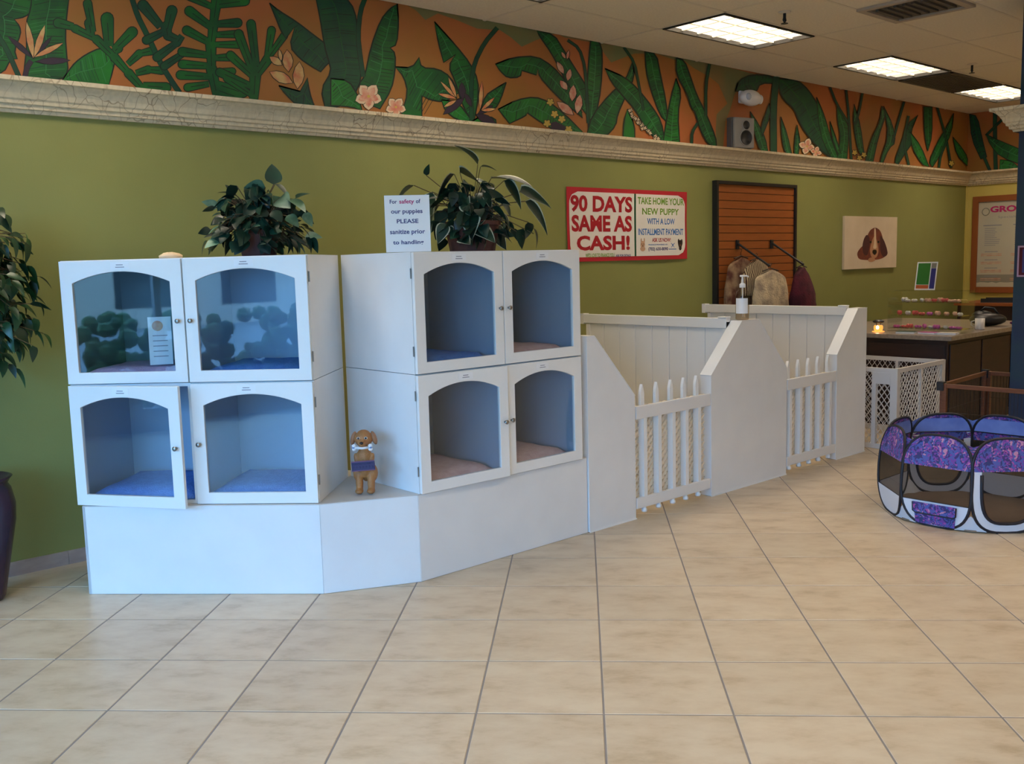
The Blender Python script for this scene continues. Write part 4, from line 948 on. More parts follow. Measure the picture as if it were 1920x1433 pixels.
# sanitize sign in a clear holder on the right stack
ZT = ZR[1]+KH
c_ = tw(-.925, 4.86); t = empty('safety_sign', (3.01, -1.55, ZT+.001), -TH+.02, 'white paper sign asking to sanitize, standing on the right kennel stack', 'sign')
pos = pz(767, 474, ZT); 
t.location = (2.915, -1.55, ZT+.001)
t.rotation_euler = (0, 0, -.62)
w, h = .113, .285
B(-w, -.0005, .002, w, .0015, h).build('sheet', M['paper'], t)
MB().box(-w-.002, .0025, 0, w+.002, .004, h+.002).box(-w-.002, -.0025, 0, w+.002, .0025, .0015).build('acrylic_holder', M['acrylic'], t)
B(-w, -.0025, -.0008, w, .07, .0).build('holder_foot', M['acrylic'], t)
for mk, L_ in (('navy_text', [('For', .12, .28, .855, .925), ('of', .70, .80, .855, .93), ('our puppies', .14, .84, .66, .755), ('PLEASE', .26, .74, .51, .585), ('sanitize prior', .10, .88, .30, .40), ('to handling', .16, .84, .12, .215)]), ('magenta', [('safety', .33, .66, .832, .93)])):
    for s_, a0, a1, b0, b1 in L_:
        mb = MB(); put_text(mb, s_, -w+2*w*a0, -w+2*w*a1, h*b0, h*b1, lambda x, z: (x, -.0012, z), bold=.020)
        mb.build('lettering', M[mk], t)

# ------------------------------------------------------------------ plants
def leaf_mesh(name, L, w, mats, curl=.25, edge=0.0, tipf=.15, n=7, fold=.2):
    mb = MB(); vs = []; k = n
    def wid(f): return w*(sin(pi*min(1, f**.62))**.8 if f < 1 else 0)
    cols_ = (-1, -.82, 0, .82, 1) if edge else (-1, 0, 1)
    for j in range(k+1):
        f = j/k; ww = max(wid(f), .0008); z = -curl*L*f*f
        for c0 in cols_: vs.append((c0*ww, L*f, z+abs(c0)*ww*fold))
    m = len(cols_)
    fs = []; ms = []
    for j in range(k):
        for i in range(m-1):
            fs.append((j*m+i, j*m+i+1, (j+1)*m+i+1, (j+1)*m+i)); ms.append(1 if edge and i in (0, m-2) else 0)
    mb.v = vs; mb.f = fs; mb.m = ms
    me = mb.mesh(name, mats); me.polygons.foreach_set('use_smooth', [True]*len(me.polygons)); return me
def look(d, roll=0):   # leaf axis to d
    q = Vector(d).to_track_quat('Y', 'Z'); return (q @ Euler((0, roll, 0)).to_quaternion()).to_euler()
def pot(parent, r0, r1, h, m, name='pot'):
    MB().lathe([(r0, 0), (r1*.97, h*.85), (r1*1.04, h*.86), (r1*1.04, h), (r1*.93, h), (r1*.9, h*.9)], 28).build(name, m, parent, smooth=False)
    MB().lathe([(r1*.9, h*.88), (.001, h*.885)], 20).build('soil', M['soil'], parent)

# ivy pot on the left stack
def plant(loc, label, n, meshes, R, H, potdim, seed, droop=.35, name='potted_ivy', bias=None, zmin=.05, stemr=.0025, first=None, big=None, bigk=()):
    rnd = random.Random(seed)
    t = empty(name, loc, 0, label, 'plant')
    pot(t, *potdim, M['terracotta'])
    hp = potdim[2]; st = MB(); spots = list(first or [])
    while len(spots) < n:
        a = rnd.uniform(0, 2*pi); e = rnd.uniform(-.35, 1.25); r = rnd.uniform(.55, 1.0)
        p = Vector((cos(a)*cos(e)*R*r, sin(a)*cos(e)*R*.8*r, hp*.75+sin(e)*(H-hp*.75)*r*.95))
        if p.z < zmin: continue
        if bias and not bias(p, rnd): continue
        spots.append(((p.x, p.y, p.z), None, None))
    for k, (p, d, sc) in enumerate(spots):
        p = Vector(p); base = Vector((p.x*.15, p.y*.15, hp*.9)); midp = (base+p)/2+Vector((0, 0, .05))
        if d is None:
            out = Vector((p.x, p.y, 0)); out = out.normalized() if out.length > .01 else Vector((1, 0, 0))
            d = out*rnd.uniform(.4, 1)+Vector((rnd.uniform(-.5, .5), rnd.uniform(-.5, .5), rnd.uniform(-.9, .5)-droop*.4))
        st.tube([base, midp, p], stemr, 4)
        me = big if big and k in bigk else rnd.choice(meshes)
        e_ = look(d, rnd.uniform(-.9, .9)); s_ = sc or rnd.uniform(.75, 1.2)
        lo = min((e_.to_matrix() @ (v.co*s_)).z for v in me.vertices)+p.z
        if lo < .006 and loc[1]+p.y > -1.70 or lo < .006 and name == 'potted_ivy': p = p+Vector((0, 0, .006-lo))
        inst('leaf', me, t, p, e_, s_)
    so = st.build('stem', M['stem'], t)
    return t
ivA = leaf_mesh('leaf', .085, .034, [M['ivy']], .3); ivB = leaf_mesh('leaf', .065, .03, [M['ivy']], .5, fold=-.2); ivC = leaf_mesh('leaf', .085, .036, [M['ivy_pale']], .3)
L1c = tw(-1.63, 4.86)
cr, cu = Vector((CR.x, CR.y, 0)).normalized(), Vector((0, 0, 1))
def V(a, b, c=0.): return tuple(cr*a+cu*b+Vector((-cr.y, cr.x, 0))*c)   # along picture right, up, away
first = [(V(.085, .36, .03), V(0, 1, .1), 1.3), (V(.05, .345), V(-.9, .2), 1.2), (V(.10, .36), V(.9, -.6), 1.1), (V(.12, .29), V(.3, -.2, -.6), 1.4), (V(.17, .28, -.03), V(.8, -.3, -.4), 1.4), (V(.20, .285), V(.8, .5), .9), (V(.235, .21), V(.7, -.8), .9), (V(-.11, .32), V(-.3, .7), .8), (V(-.06, .33), V(.4, .8), .8), (V(-.20, .25), V(-.6, .4), .9), (V(-.24, .14), V(-.8, 0), .9), (V(-.26, .04), V(-.5, -.6), 1), (V(.24, .06), V(.5, -.8), 1), (V(.26, .03), V(.6, -.7), 1)]
plant((L1c.x, L1c.y, ZT+.001), 'bushy dark ivy in a brown pot on the left kennel stack', 230, [ivA, ivA, ivB, ivB, ivB, ivA, ivC], .25, .40, (.085, .105, .13), 3, bias=lambda p, r: abs(p.x) > .0 and (p.z < .31 or r.random() < .3), first=first, big=ivC, bigk=(3, 4, 5, 6, 9))
pA = leaf_mesh('leaf', .15, .05, [M['ivy'], M['vein']], .25, edge=1, n=9); pB = leaf_mesh('leaf', .12, .045, [M['ivy'], M['vein']], .45, edge=1, n=9); pC = leaf_mesh('leaf', .10, .035, [M['ivy']], .3); pD = leaf_mesh('leaf', .07, .03, [M['ivy']], .4)
firstB = [(V(0.043, 0.474), V(-.45, .9), 1.25), (V(0.057, 0.461), V(1, .12), 1.25), (V(-0.085, 0.422, -.05), V(-.8, -.9, -.3), 1.62), (V(-0.057, 0.435), V(.7, -.25, -.6), 1.38), (V(-0.213, 0.333), V(-.25, -1, 0), 1.25), (V(-0.241, 0.422), V(.1, 1, 0), 0.62), (V(-0.312, 0.371), V(-1, -.45, .1), 1.25), (V(-0.213, 0.256, -.06), V(-.3, -1, -.2), 1.69), (V(0.114, 0.397), V(.9, .0, -.4), 1.62), (V(0.185, 0.384), V(.8, -.9, -.2), 1.25), (V(0.270, 0.320), V(.85, -.25, -.5), 1.56), (V(0.298, 0.269), V(.75, -.75, -.2), 1.50), (V(0.057, 0.346, -.1), V(.7, -.4, -.5), 1.25), (V(0.312, 0.154), V(.1, -1), 1.25), (V(0.341, 0.090), V(.4, -1), 1.12), (V(0.284, 0.077), V(-.3, -1), 1.12), (V(0.071, 0.026, -.145), V(.3, -1, -.3), 1.00), (V(0.014, 0.102, -.15), V(.4, -1, -.3), 1.12), (V(0.000, 0.179, -.13), V(.2, -1, -.4), 1.25)]
plant((3.46, -1.40, ZT+.001), 'variegated large-leaf plant in a brown pot behind the sanitize sign', 150, [pC, pC, pD, pD, pB, pC, pC], .24, .42, (.125, .155, .165), 11, name='potted_vine', first=firstB, bias=lambda p, r: p.z > .10 or abs(p.x) > .1, big=pA, bigk=(2, 3, 4, 7, 8, 9, 10, 11))

# tall weeping fig at the left edge, in a purple floor urn
fb = Vector((1.12, -.33, 0))
t = empty('purple_urn', (fb.x, fb.y, 0.001), 0, 'dark purple floor urn at the left edge of the room', 'urn')
MB().lathe([(.085, 0), (.10, .02), (.115, .10), (.145, .25), (.175, .40), (.18, .48), (.165, .56), (.150, .585), (.165, .61), (.175, .62), (.16, .625), (.13, .60)], 36).build('vessel', M['urn'], t, smooth=True)
MB().lathe([(.14, .595), (.001, .60)], 24).build('soil', M['soil'], t)
t = empty('weeping_fig', (fb.x, fb.y, .603), 0, 'tall dark green weeping fig rising from the purple urn', 'tree')
rnd = random.Random(5); st = MB()
st.tube([(0, 0, 0), (.01, .01, .3), (-.01, 0, .7), (.01, 0, 1.25)], [.018, .015, .011, .005], 7).build('trunk', M['stem'], t); st = MB()
fm = [leaf_mesh('leaf', .085, .020, [M['ficus']], .35, n=6), leaf_mesh('leaf', .065, .018, [M['ficus']], .5, n=6)]
nl = 0
stuffm = MB()
for k in range(110):
    near = k < 41; a = rnd.uniform(-1.5, .9) if near else rnd.uniform(0, 2*pi); z0_ = rnd.uniform(.66, 1.26); L_ = rnd.uniform(.22, .40)*(1-.35*abs(z0_-.9)); base = Vector((0, 0, z0_)); tip = base+Vector((cos(a)*L_, sin(a)*min(L_, .30), rnd.uniform(-.16, .12)))
    if tip.y > .29: tip.y = .29
    mid_ = (base+tip)/2+Vector((0, 0, .05)); st.tube([base, mid_, tip], [.004, .003, .0015], 4)
    for q in range(7):
        f = .35+.65*q/6; p = base*(1-f)**2+mid_*2*f*(1-f)+tip*f*f
        d = (tip-base).normalized()*.5+Vector((rnd.uniform(-.6, .6), rnd.uniform(-.6, .3), rnd.uniform(-1.1, -.1)))
        e_ = look(d, rnd.uniform(-.7, .7)); s_ = rnd.uniform(.9, 1.35); me = rnd.choice(fm)
        hi = max((e_.to_matrix() @ (v.co*s_)).y for v in me.vertices)+p.y
        if hi > .31: p = p-Vector((0, hi-.31, 0))
        if near: inst('leaf', me, t, p, e_, s_)
        else:
            R3 = e_.to_matrix(); stuffm.add([p+R3 @ (v.co*s_) for v in me.vertices], [tuple(q_.vertices) for q_ in me.polygons])
st.build('branches', M['stem'], t)
o = stuffm.build('foliage', M['ficus'], t, smooth=True); o['kind'] = 'stuff'

# crumpled white paper on the left stack
c0 = tw(-2.06, 4.78); t = MB()
vs = []; n = 12
for j in range(4):
    for i in range(n):
        a = 2*pi*i/n; r = (.055, .05, .035, .012)[j]*(1+.15*sin(i*2.1+j)); vs.append((r*cos(a)*1.1, r*sin(a)*.7, (0, .014, .024, .028)[j]+.003*sin(i*1.7)*(j > 0)))
t.add(vs, [(j*n+i, j*n+(i+1) % n, (j+1)*n+(i+1) % n, (j+1)*n+i) for j in range(3) for i in range(n)]+[tuple(range(n))[::-1], tuple(range(3*n, 4*n))])
o = t.build('folded_cloth', M['cream_paint'], None, smooth=True, loc=(c0.x, c0.y, ZT+.003)); tag(o, 'small crumpled cream cloth on top of the upper left kennel', 'cloth')

# ------------------------------------------------------------------ puppy statue
sp_ = tw(-1.108, 4.745, ZB+.006)
t = empty('puppy_statue', sp_, -TH+.05, 'brown puppy statue holding a bone and a purple plaque, on the ledge', 'statue')
mb = MB()
for s_ in (-1, 1):
    mb.ell((s_*.030, -.005, .055), (.020, .022, .065)).ell((s_*.030, -.022, .014), (.022, .032, .015)).ell((s_*.038, .012, .10), (.026, .030, .045)).ell((s_*.036, -.008, .165), (.014, .016, .045), (0, s_*.25, 0))
mb.ell((0, .004, .15), (.044, .038, .075)).ell((0, -.002, .19), (.040, .034, .045)).ell((0, 0, .235), (.026, .026, .03))
mb.ell((0, -.004, .280), (.048, .044, .043)).ell((0, -.040, .262), (.024, .028, .019)).ell((0, .0, .300), (.036, .034, .026)).ell((0, .035, .10), (.03, .03, .05))
bo = mb.build('body', M['dog_fur'], t, smooth=True); r = bo.modifiers.new('remesh', 'REMESH'); r.mode = 'VOXEL'; r.voxel_size = .0045; r.use_smooth_shade = True
sm = bo.modifiers.new('smooth', 'SMOOTH'); sm.iterations = 6
for s_ in (-1, 1):
    MB().ell((s_*.052, .004, .282), (.014, .020, .036), (0, -s_*.30, 0), n=16, m=10).build('ear', M['dog_ear'], t, smooth=True)
    e_ = empty('eye', (s_*.019, -.0415, .289)); e_.parent = t
    MB().ell((0, 0, 0), (.0085, .006, .0065), n=12, m=8).build('eye_white', M['bone'], e_, smooth=True)
    MB().ell((0, -.0035, 0), (.0055, .004, .0055), n=12, m=8).build('pupil', M['nose'], e_, smooth=True)
MB().ell((0, -.067, .268), (.0095, .007, .0075), n=12, m=8).build('nose', M['nose'], t, smooth=True)
mb = MB().tube([(-.034, -.052, .243), (0, -.060, .241), (.034, -.052, .243)], .0065, 8)
for s_ in (-1, 1): mb.ell((s_*.041, -.050, .251), (.0115, .010, .0105), n=10, m=8).ell((s_*.041, -.050, .235), (.0115, .010, .0105), n=10, m=8)
mb.build('bone', M['bone'], t, smooth=True)
MB().ell((-.044, -.058, .243), (.007, .006, .004), n=8, m=6).ell((.044, -.058, .243), (.007, .006, .004), n=8, m=6).build('bone_tint', M['bow'], t, smooth=True)
MX = Matrix.Translation((0, -.044, .150)) @ Matrix.Rotation(-.06, 4, 'Y')
B(-.059, -.004, -.026, .059, .004, .024, M=MX).build('plaque', M['plaque'], t, bevel=.003)
MB().box(-.059, -.0055, .019, .059, -.0042, .025, M=MX).box(-.059, -.0055, -.027, .059, -.0042, -.022, M=MX).build('plaque_edge', M['plaque_edge'], t)
mb = MB(); rnd = random.Random(9)
for (z_, h_, n_) in ((.006, .008, 13), (-.014, .013, 7)):      # weathered, unreadable brush lettering
    for k in range(n_):
        x = -.048+.096*k/(n_-1); a = rnd.uniform(-.002, .002)
        mb.box(x-.0022, -.0052, z_, x+.0002, -.0042, z_+h_, M=MX); mb.box(x-.001, -.0052, z_+h_*rnd.choice((.1, .5, .8)), x+.0035, -.0042, z_+h_*.2+.006, M=MX)
mb.build('plaque_lettering', M['plaque_ink'], t)

# ------------------------------------------------------------------ sanitizer bottle
t = empty('sanitizer_bottle', (5.655, PY+.044, 1.1705), -TH+.25, 'clear pump bottle of hand sanitizer on the broad pen panel', 'bottle')
MB().lathe([(.040, 0), (.047, .006), (.047, .165), (.040, .195), (.018, .212), (.016, .225)], 28).build('bottle_body', M['gel'], t, smooth=True)
MB().lathe([(.044, .004), (.044, .150), (.001, .151)], 24).build('gel_fill', M['gelfill'], t, smooth=True)
mb = MB(); n = 10
vs = [(.0482*cos(a), .0482*sin(a), z) for z in (.045, .150) for a in [(-pi*.98+pi*.62*k/n) for k in range(n+1)]]
mb.add(vs, [(k, k+1, n+2+k, n+1+k) for k in range(n)]); o = mb.build('paper_label', M['white_plastic'], t); so = o.modifiers.new('s', 'SOLIDIFY'); so.thickness = .0008
MB().lathe([(.019, .222), (.021, .226), (.021, .245), (.012, .252), (.0075, .256), (.0065, .295), (.011, .298), (.012, .306), (.004, .309)], 18).tube([(0, 0, .301), (.03, 0, .302), (.045, 0, .294)], .0055, 8).tube([(0, 0, .301), (-.018, 0, .302)], .007, 8).build('pump', M['white_plastic'], t, smooth=True)
MB().tube([(0, 0, .222), (.004, 0, .02)], .004, 8).build('dip_tube', M['white_plastic'], t)

# ------------------------------------------------------------------ reception counter and what stands on it
CX0, CX1, CY0, CY1, CZ = 8.40, 10.6, -1.90, -.32, .87
t = empty('reception_counter', ((CX0+CX1)/2, (CY0+CY1)/2, 0), 0, 'dark brown reception counter with a speckled top behind the pens', 'counter')
cx, cy = (CX0+CX1)/2, (CY0+CY1)/2
B(CX0+.05-cx, CY0+.05-cy, .002, CX1-.05-cx, CY1-cy, CZ-.042).build('base', M['counter'], t)
for k in range(2):
    y0_ = CY0+.07-cy+k*.735; B(CX0+.038-cx, y0_, .08, CX0+.049-cx, y0_+.70, CZ-.08).build('panel', M['counter'], t, bevel=.003)
for k in range(3):
    x0_ = CX0+.08-cx+k*.67; B(x0_, CY0+.038-cy, .08, x0_+.64, CY0+.049-cy, CZ-.08).build('panel', M['counter'], t, bevel=.003)
B(CX0-cx, CY0-cy, CZ-.04, CX1-cx, CY1-cy, CZ).build('worktop', M['ctop'], t, bevel=.004)
# candle
t = empty('candle_jar', (8.62, -1.12, CZ+.001), 0, 'lit candle glowing in a dark-lidded amber jar on the counter', 'candle')
MB().lathe([(.055, 0), (.055, .005), (.03, .008)], 20).build('saucer', M['candle_glass'], t)
MB().lathe([(.030, .006), (.040, .02), (.042, .045), (.036, .06)], 20).build('jar', M['candle_glass'], t, smooth=True)
MB().ell((-.040, -.012, .042), (.013, .013, .017), n=10, m=8).build('flame', M['flame'], t, smooth=True)
MB().lathe([(.036, .082), (.050, .090), (.052, .10), (.03, .112)], 16).tube([(-.036, 0, .055), (-.036, 0, .085)], .003, 5).tube([(.036, 0, .055), (.036, 0, .085)], .003, 5).build('burner_bowl', M['black'], t)
# acrylic riser rack
RX, RY0, RY1 = 8.86, -1.84, -1.16
t = empty('acrylic_rack', (RX, (RY0+RY1)/2, CZ+.001), 0, 'clear three-shelf acrylic rack on the counter', 'rack'); hw_ = (RY1-RY0)/2
rack_z = (.030, .150, .270)
for s_ in (-1, 1): B(-.14, s_*hw_-.004, 0, .14, s_*hw_+.004, .372).build('side', M['acrylic'], t)
for k, z in enumerate(rack_z): B(-.14+.05*k, -hw_+.005, z-.004, .14, hw_-.005, z).build('shelf', M['acrylic'], t)
B(-.02, -hw_-.004, .373, .14, hw_+.004, .379).build('top_sheet', M['acrylic'], t)
rnd = random.Random(21)
shl = ('bottom', 'middle', 'top')
for k, z in enumerate(rack_z):
    n_ = (10, 9, 11)[k]
    for q in range(n_):
        y = RY0+.055+(RY1-RY0-.11)*q/(n_-1); mb = MB(); hh = rnd.uniform(.022, .042); m_ = rnd.choice(M['bits'][:5]) if k < 2 else (M['bits'][1] if q > 6 else rnd.choice((M['bits'][4], M['bits'][0], M['bits'][6], M['bits'][4])))
        mb.ell((-.017, 0, hh*.5), (.020, .016, hh*.5), n=8, m=6).ell((.017, 0, hh*.5), (.020, .016, hh*.5), n=8, m=6).ell((0, 0, hh*.5), (.008, .009, hh*.45), n=8, m=6)
        o = mb.build('bow', m_, None, smooth=True, loc=(RX-.06+.05*k+rnd.uniform(-.02, .04), y, CZ+.001+z+.0005), rot=(0, 0, 1.2+rnd.uniform(-.5, .5)))
        tag(o, 'tiny colourful bow on the %s shelf of the clear rack' % shl[k], 'bow', 'tiny bows on the %s shelf of the rack' % shl[k])
# flyer in front of the rack top
t = empty('stand_flyer', (RX+.05, -1.415, CZ+.382), -pi/2-.15, 'green, blue and orange flyer standing on the clear rack', 'flyer')
Mx = Matrix.Rotation(-.16, 4, 'X') @ Matrix.Rotation(-.0, 4, 'Y')
w, h = .105, .262
mb = MB().box(-w, 0, 0, w, .003, h, 0, M=Mx).box(-w+.012, -.001, .05, .035, -.0003, h-.012, 1, M=Mx).box(.045, -.001, .012, w-.010, -.0003, h-.06, 2, M=Mx).box(.045, -.001, h-.058, w-.010, -.0003, h-.012, 4, M=Mx).box(-w+.012, -.001, .012, .035, -.0003, .046, 3, M=Mx)
mb.build('sheet', [M['paper'], M['grass_green'], M['flyer_blue'], M['flyer_orange'], M['menu_grey']], t)
# mug, bag, booklets
t = empty('coffee_mug', (9.25, -1.79, CZ+.001), 0, 'white mug near the counter corner beside the blue column', 'mug')
MB().lathe([(.038, 0), (.042, .01), (.043, .105), (.039, .105), (.038, .012)], 22).build('cup', M['mug'], t, smooth=True)
MB().tube([(-.02, .040, .085), (-.03, .065, .075), (-.03, .068, .045), (-.02, .042, .025)], .006, 7).build('handle', M['mug'], t, smooth=True)
t = empty('black_handbag', (9.75, -1.66, CZ+.001), .3, 'slouchy black handbag lying on the counter behind the mug', 'bag')
mb = MB().ell((0, 0, .065), (.13, .17, .065)).ell((.02, .05, .10), (.08, .10, .05)); mb.build('bag_body', M['black'], t, smooth=True)
MB().tube([(0, -.10, .10), (.01, -.05, .17), (0, .03, .18), (0, .09, .12)], .010, 8).build('strap', M['black'], t, smooth=True)
o = MB().ell((0, 0, .02), (.05, .07, .02)).build('purple_scarf', mat('purple_cloth', (.12, .01, .10), .8), None, smooth=True, loc=(9.95, -1.86, CZ+.003)); tag(o, 'small purple scarf heaped at the counter edge behind the mug', 'scarf')
for k, (x, y, r, lb, m_) in enumerate(((8.56, -1.42, .2, 'dark patterned booklet at the front left of the clear rack', 5), (8.58, -1.62, -.1, 'pink booklet at the front middle of the clear rack', 3), (8.60, -1.78, .15, 'cream booklet at the front right of the clear rack', 1))):
    t = empty('booklet', (x, y, CZ+.001), r, lb, 'booklet', 'booklets in front of the rack')
    B(-.05, -.08, 0, .05, .08, .014).build('pages', M['paper'], t); B(-.052, -.082, .0145, .052, .082, .0165).build('cover', M['bits'][m_], t)
# back desk
t = empty('back_desk', (12.6, -1.6, 0), 0, 'brown desk along the yellow end wall, behind the counter', 'desk')
B(-.38, -1.3, .003, .44, 1.3, .93).build('base', M['counter'], t); B(-.42, -1.33, .931, .45, 1.33, .965).build('desktop', M['menu_frame'], t)
t = empty('black_tray', (12.45, -.75, .966), .2, 'black tray on the back desk, seen through the rack', 'tray')
B(-.16, -.22, 0, .16, .22, .01).build('base', M['black'], t); MB().box(-.16, -.22, .0105, -.15, .22, .05).box(.15, -.22, .0105, .16, .22, .05).build('rim', M['black'], t)
# menu board
t = empty('grooming_menu', (ROOM_X1, -.10-.62, 1.055), -pi/2, 'wood-framed grooming price board on the yellow end wall', 'menu board')
w, h = .62, 1.245
e = .075
MB().box(-w, -.03, 0, -w+e, -.001, h).box(w-e, -.03, 0, w, -.001, h).box(-w+e, -.03, 0, w-e, -.001, e).box(-w+e, -.03, h-e, w-e, -.001, h).build('frame', M['menu_frame'], t, bevel=.003)
mb = MB().box(-w+e, -.012, e, w-e, -.001, h-e, 0)
mb.box(-w+e, -.0135, e+.045, w-e, -.0122, e+.16, 1)
pts = [(-w+e, e+.002), (w-e, e+.002)]+[(w-e-(2*w-2*e)*k/22, e+.048+.016*abs(sin(k*1.3))) for k in range(23)]
mb.prism(pts, -.0150, -.0138, lambda p, s: (p[0], s, p[1]), 0)
mb.build('poster', [M['menu_paper'], M['menu_grey']], t)
F_ = lambda x, z: (x, -.0140, z)
mb = MB(); put_text(mb, 'GROOMING', -.40+.0, .42, h-.215, h-.135, F_, bold=.04); mb.build('lettering', M['magenta'], t)
mb = MB(); put_text(mb, 'Specialty Spa Services', -.30, .34, h-.30, h-.262, F_, bold=.0); mb.build('lettering', M['grey_ink'], t)
mb = MB().tube([(-.455+.045*cos(2*pi*k/20), -.014, h-.20+.045*sin(2*pi*k/20)) for k in range(20)], .006, 5, closed=True); mb.build('round_stamp', M['menu_grey'], t)
mb = MB(); rnd = random.Random(4)
for col_ in (-.51, -.14, .22):
    mb.box(col_+.03, -.014, h-.385, col_+.26, -.0125, h-.372, 1)
    for k in range(10):
        z = h-.42-k*.024; mb.box(col_+.05, -.014, z, col_+.05+rnd.uniform(.12, .2), -.0125, z+.007, 1)
    for g_ in range(4):
        z = h-.72-g_*.105; mb.box(col_+.06, -.014, z, col_+.22, -.0125, z+.009, 1)
        for q in range(2): mb.box(col_+.01, -.014, z-.03-q*.02, col_+.27, -.0125, z-.022-q*.02, 2)
mb.build('price_lines', [M['menu_paper'], M['grey_ink'], M['pink']], t)

# ------------------------------------------------------------------ painted column with its capital
cxx, cyy = 7.75, -2.98
t = empty('painted_column', (cxx, cyy, 0), 0, 'square navy painted column with a crackled capital at the right edge', 'column')
B(-.24, -.25, .002, .24, .25, CEIL-.003).build('shaft', M['column'], t)
cp = MB(); q4 = prof[1:]
for k in range(len(q4)-1):
    (a, z), (b, z2) = q4[k], q4[k+1]
    r0, r1 = .245+a*1.15, .245+b*1.15
    sq = lambda r_, zz: [(-r_, -r_-.01, zz), (r_, -r_-.01, zz), (r_, r_+.01, zz), (-r_, r_+.01, zz)]
    cp.add(sq(r0, z)+sq(r1, z2), [(0, 1, 5, 4), (1, 2, 6, 5), (2, 3, 7, 6), (3, 0, 4, 7)])
cp.build('capital', M['stone'], t)
tp = empty('column_poster', (7.505, -2.955, 1.405), -pi/2, 'small pink-bordered poster on the navy column, cut by the photo edge', 'poster')
MB().box(-.20, -.005, 0, .20, -.001, .225, 0).box(-.188, -.0062, .012, .188, -.0052, .213, 1).box(-.165, -.0070, .03, .18, -.0064, .20, 2).build('sheet', [mat('lilac_paper', (.42, .28, .42), .5), M['maroon'], M['navy_text']], tp)
mb = MB()
for k in range(6): mb.box(-.13+k*.05, -.0076, .14, -.105+k*.05, -.0072, .158).box(-.13+k*.05, -.0076, .088, -.105+k*.05, -.0072, .100)
mb.build('white_marks', M['menu_paper'], tp)

# ------------------------------------------------------------------ white plastic lattice pen
def plastic_panel(parent, a, b, h, n_mid=1, door=False):
    a, b = Vector(a), Vector(b); L = (b-a).length; ang = atan2(b.y-a.y, b.x-a.x)
    Mx = Matrix.Translation(a) @ Matrix.Rotation(ang, 4, 'Z')
    mb = MB(); th = .014
    mb.box(.004, -th, 0, .045, th, h, M=Mx).box(L-.045, -th, 0, L-.004, th, h, M=Mx).box(.045, -th, h-.035, L-.045, th, h, M=Mx).box(.045, -th, 0, L-.045, th, .04, M=Mx)
    if n_mid:
        for k in range(1, n_mid+1): x = L*k/(n_mid+1); mb.box(x-.014, -th, .04, x+.014, th, h-.035, M=Mx)
    if door: mb.box(L-.20, -th*1.3, .04, L-.165, th*1.3, h-.035, M=Mx).box(L-.165, -th*1.3, h-.13, L-.045, th*1.3, h-.035, M=Mx)
    mb.build('panel_frame', M['plastic_pen'], parent)
    lt = MB(); sp = .050; lw = .0026; w0, w1, z0, z1 = .045, L-.045, .04, h-.035; Hh = z1-z0; Ww = w1-w0
    sl_ = 1.35
    n = int((Ww+Hh/sl_)/sp)+2
    for s_ in (1, -1):
        for k in range(n):
            a_ = (-Hh/sl_+k*sp) if s_ == 1 else k*sp
            za, zb = 0, Hh
            if s_ == 1: za = max(za, -a_*sl_); zb = min(zb, (Ww-a_)*sl_)
            else: za = max(za, (a_-Ww)*sl_); zb = min(zb, a_*sl_)
            if zb-za < .01: continue
            x0_, x1_ = w0+a_+s_*za/sl_, w0+a_+s_*zb/sl_
            yy = (-.004, .001) if s_ == 1 else (.001, .006)
            lt.prism([(x0_-lw, z0+za), (x0_+lw, z0+za), (x1_+lw, z0+zb), (x1_-lw, z0+zb)], yy[0], yy[1], lambda p, s: Mx @ Vector((p[0], s, p[1])))
    lt.build('lattice', M['plastic_pen'], parent)
t = empty('plastic_play_pen', (7.9, -1.5, .003), 0, 'white plastic lattice play pen standing before the dark counter', 'play pen')
oy = Vector((7.9, -1.5, 0)); A = Vector((7.47, -1.875, 0))-oy; Bq = Vector((8.33, -1.865, 0))-oy; Cq = Vector((8.33, -1.05, 0))-oy; Dq = Vector((7.47, -1.05, 0))-oy
plastic_panel(t, Dq, A, .67, 0, True); plastic_panel(t, A, Bq, .67, 1); plastic_panel(t, Bq, Cq, .67, 1); plastic_panel(t, Cq, Dq, .67, 1)
for q in (A, Bq, Cq, Dq): B(q.x-.016, q.y-.016, 0, q.x+.016, q.y+.016, .672).build('corner_post', M['plastic_pen'], t)

# ------------------------------------------------------------------ wood-framed wire pen
t = empty('wooden_wire_pen', (7.85, -2.95, .003), 0, 'orange wood-framed wire pen around the foot of the navy column', 'wire pen')
ow = Vector((7.85, -2.95, 0)); W4 = [Vector(p)-ow for p in ((7.335, -2.30, 0), (8.30, -2.24, 0), (8.30, -3.65, 0), (7.335, -3.65, 0))]
def wood_panel(a, b, h=.60):
    L = (b-a).length; Mx = Matrix.Translation(a) @ Matrix.Rotation(atan2(b.y-a.y, b.x-a.x), 4, 'Z'); r = .016
    for x in (.012, L-.012-2*r): B(x, -r, 0, x+2*r, r, h, M=Mx).build('stile', M['wood'], t, bevel=.003)
    for z in (h-.034, .02): B(.012+2*r, -r*.8, z, L-.012-2*r, r*.8, z+.032, M=Mx).build('rail', M['wood'], t, bevel=.003)
    mb = MB(); n = int((L-.1)/.026)
    for k in range(n):
        x = .052+(L-.104)*(k+.5)/n; mb.tube([Mx @ Vector((x, 0, .05)), Mx @ Vector((x, 0, h-.034))], .0018, 4)
    for z in (.2, .38): mb.tube([Mx @ Vector((.045, 0, z)), Mx @ Vector((L-.045, 0, z))], .002, 4)
    mb.build('wire_grid', M['wire'], t)
for k in range(4):
    wood_panel(W4[k], W4[(k+1) % 4]); q = W4[k]; B(q.x-.026, q.y-.026, .545, q.x+.026, q.y+.026, .612).build('corner_bracket', M['black'], t)
t = empty('dark_cushion', (7.62, -2.52, .003), .2, 'dark green cushion on the floor inside the wooden wire pen', 'cushion')
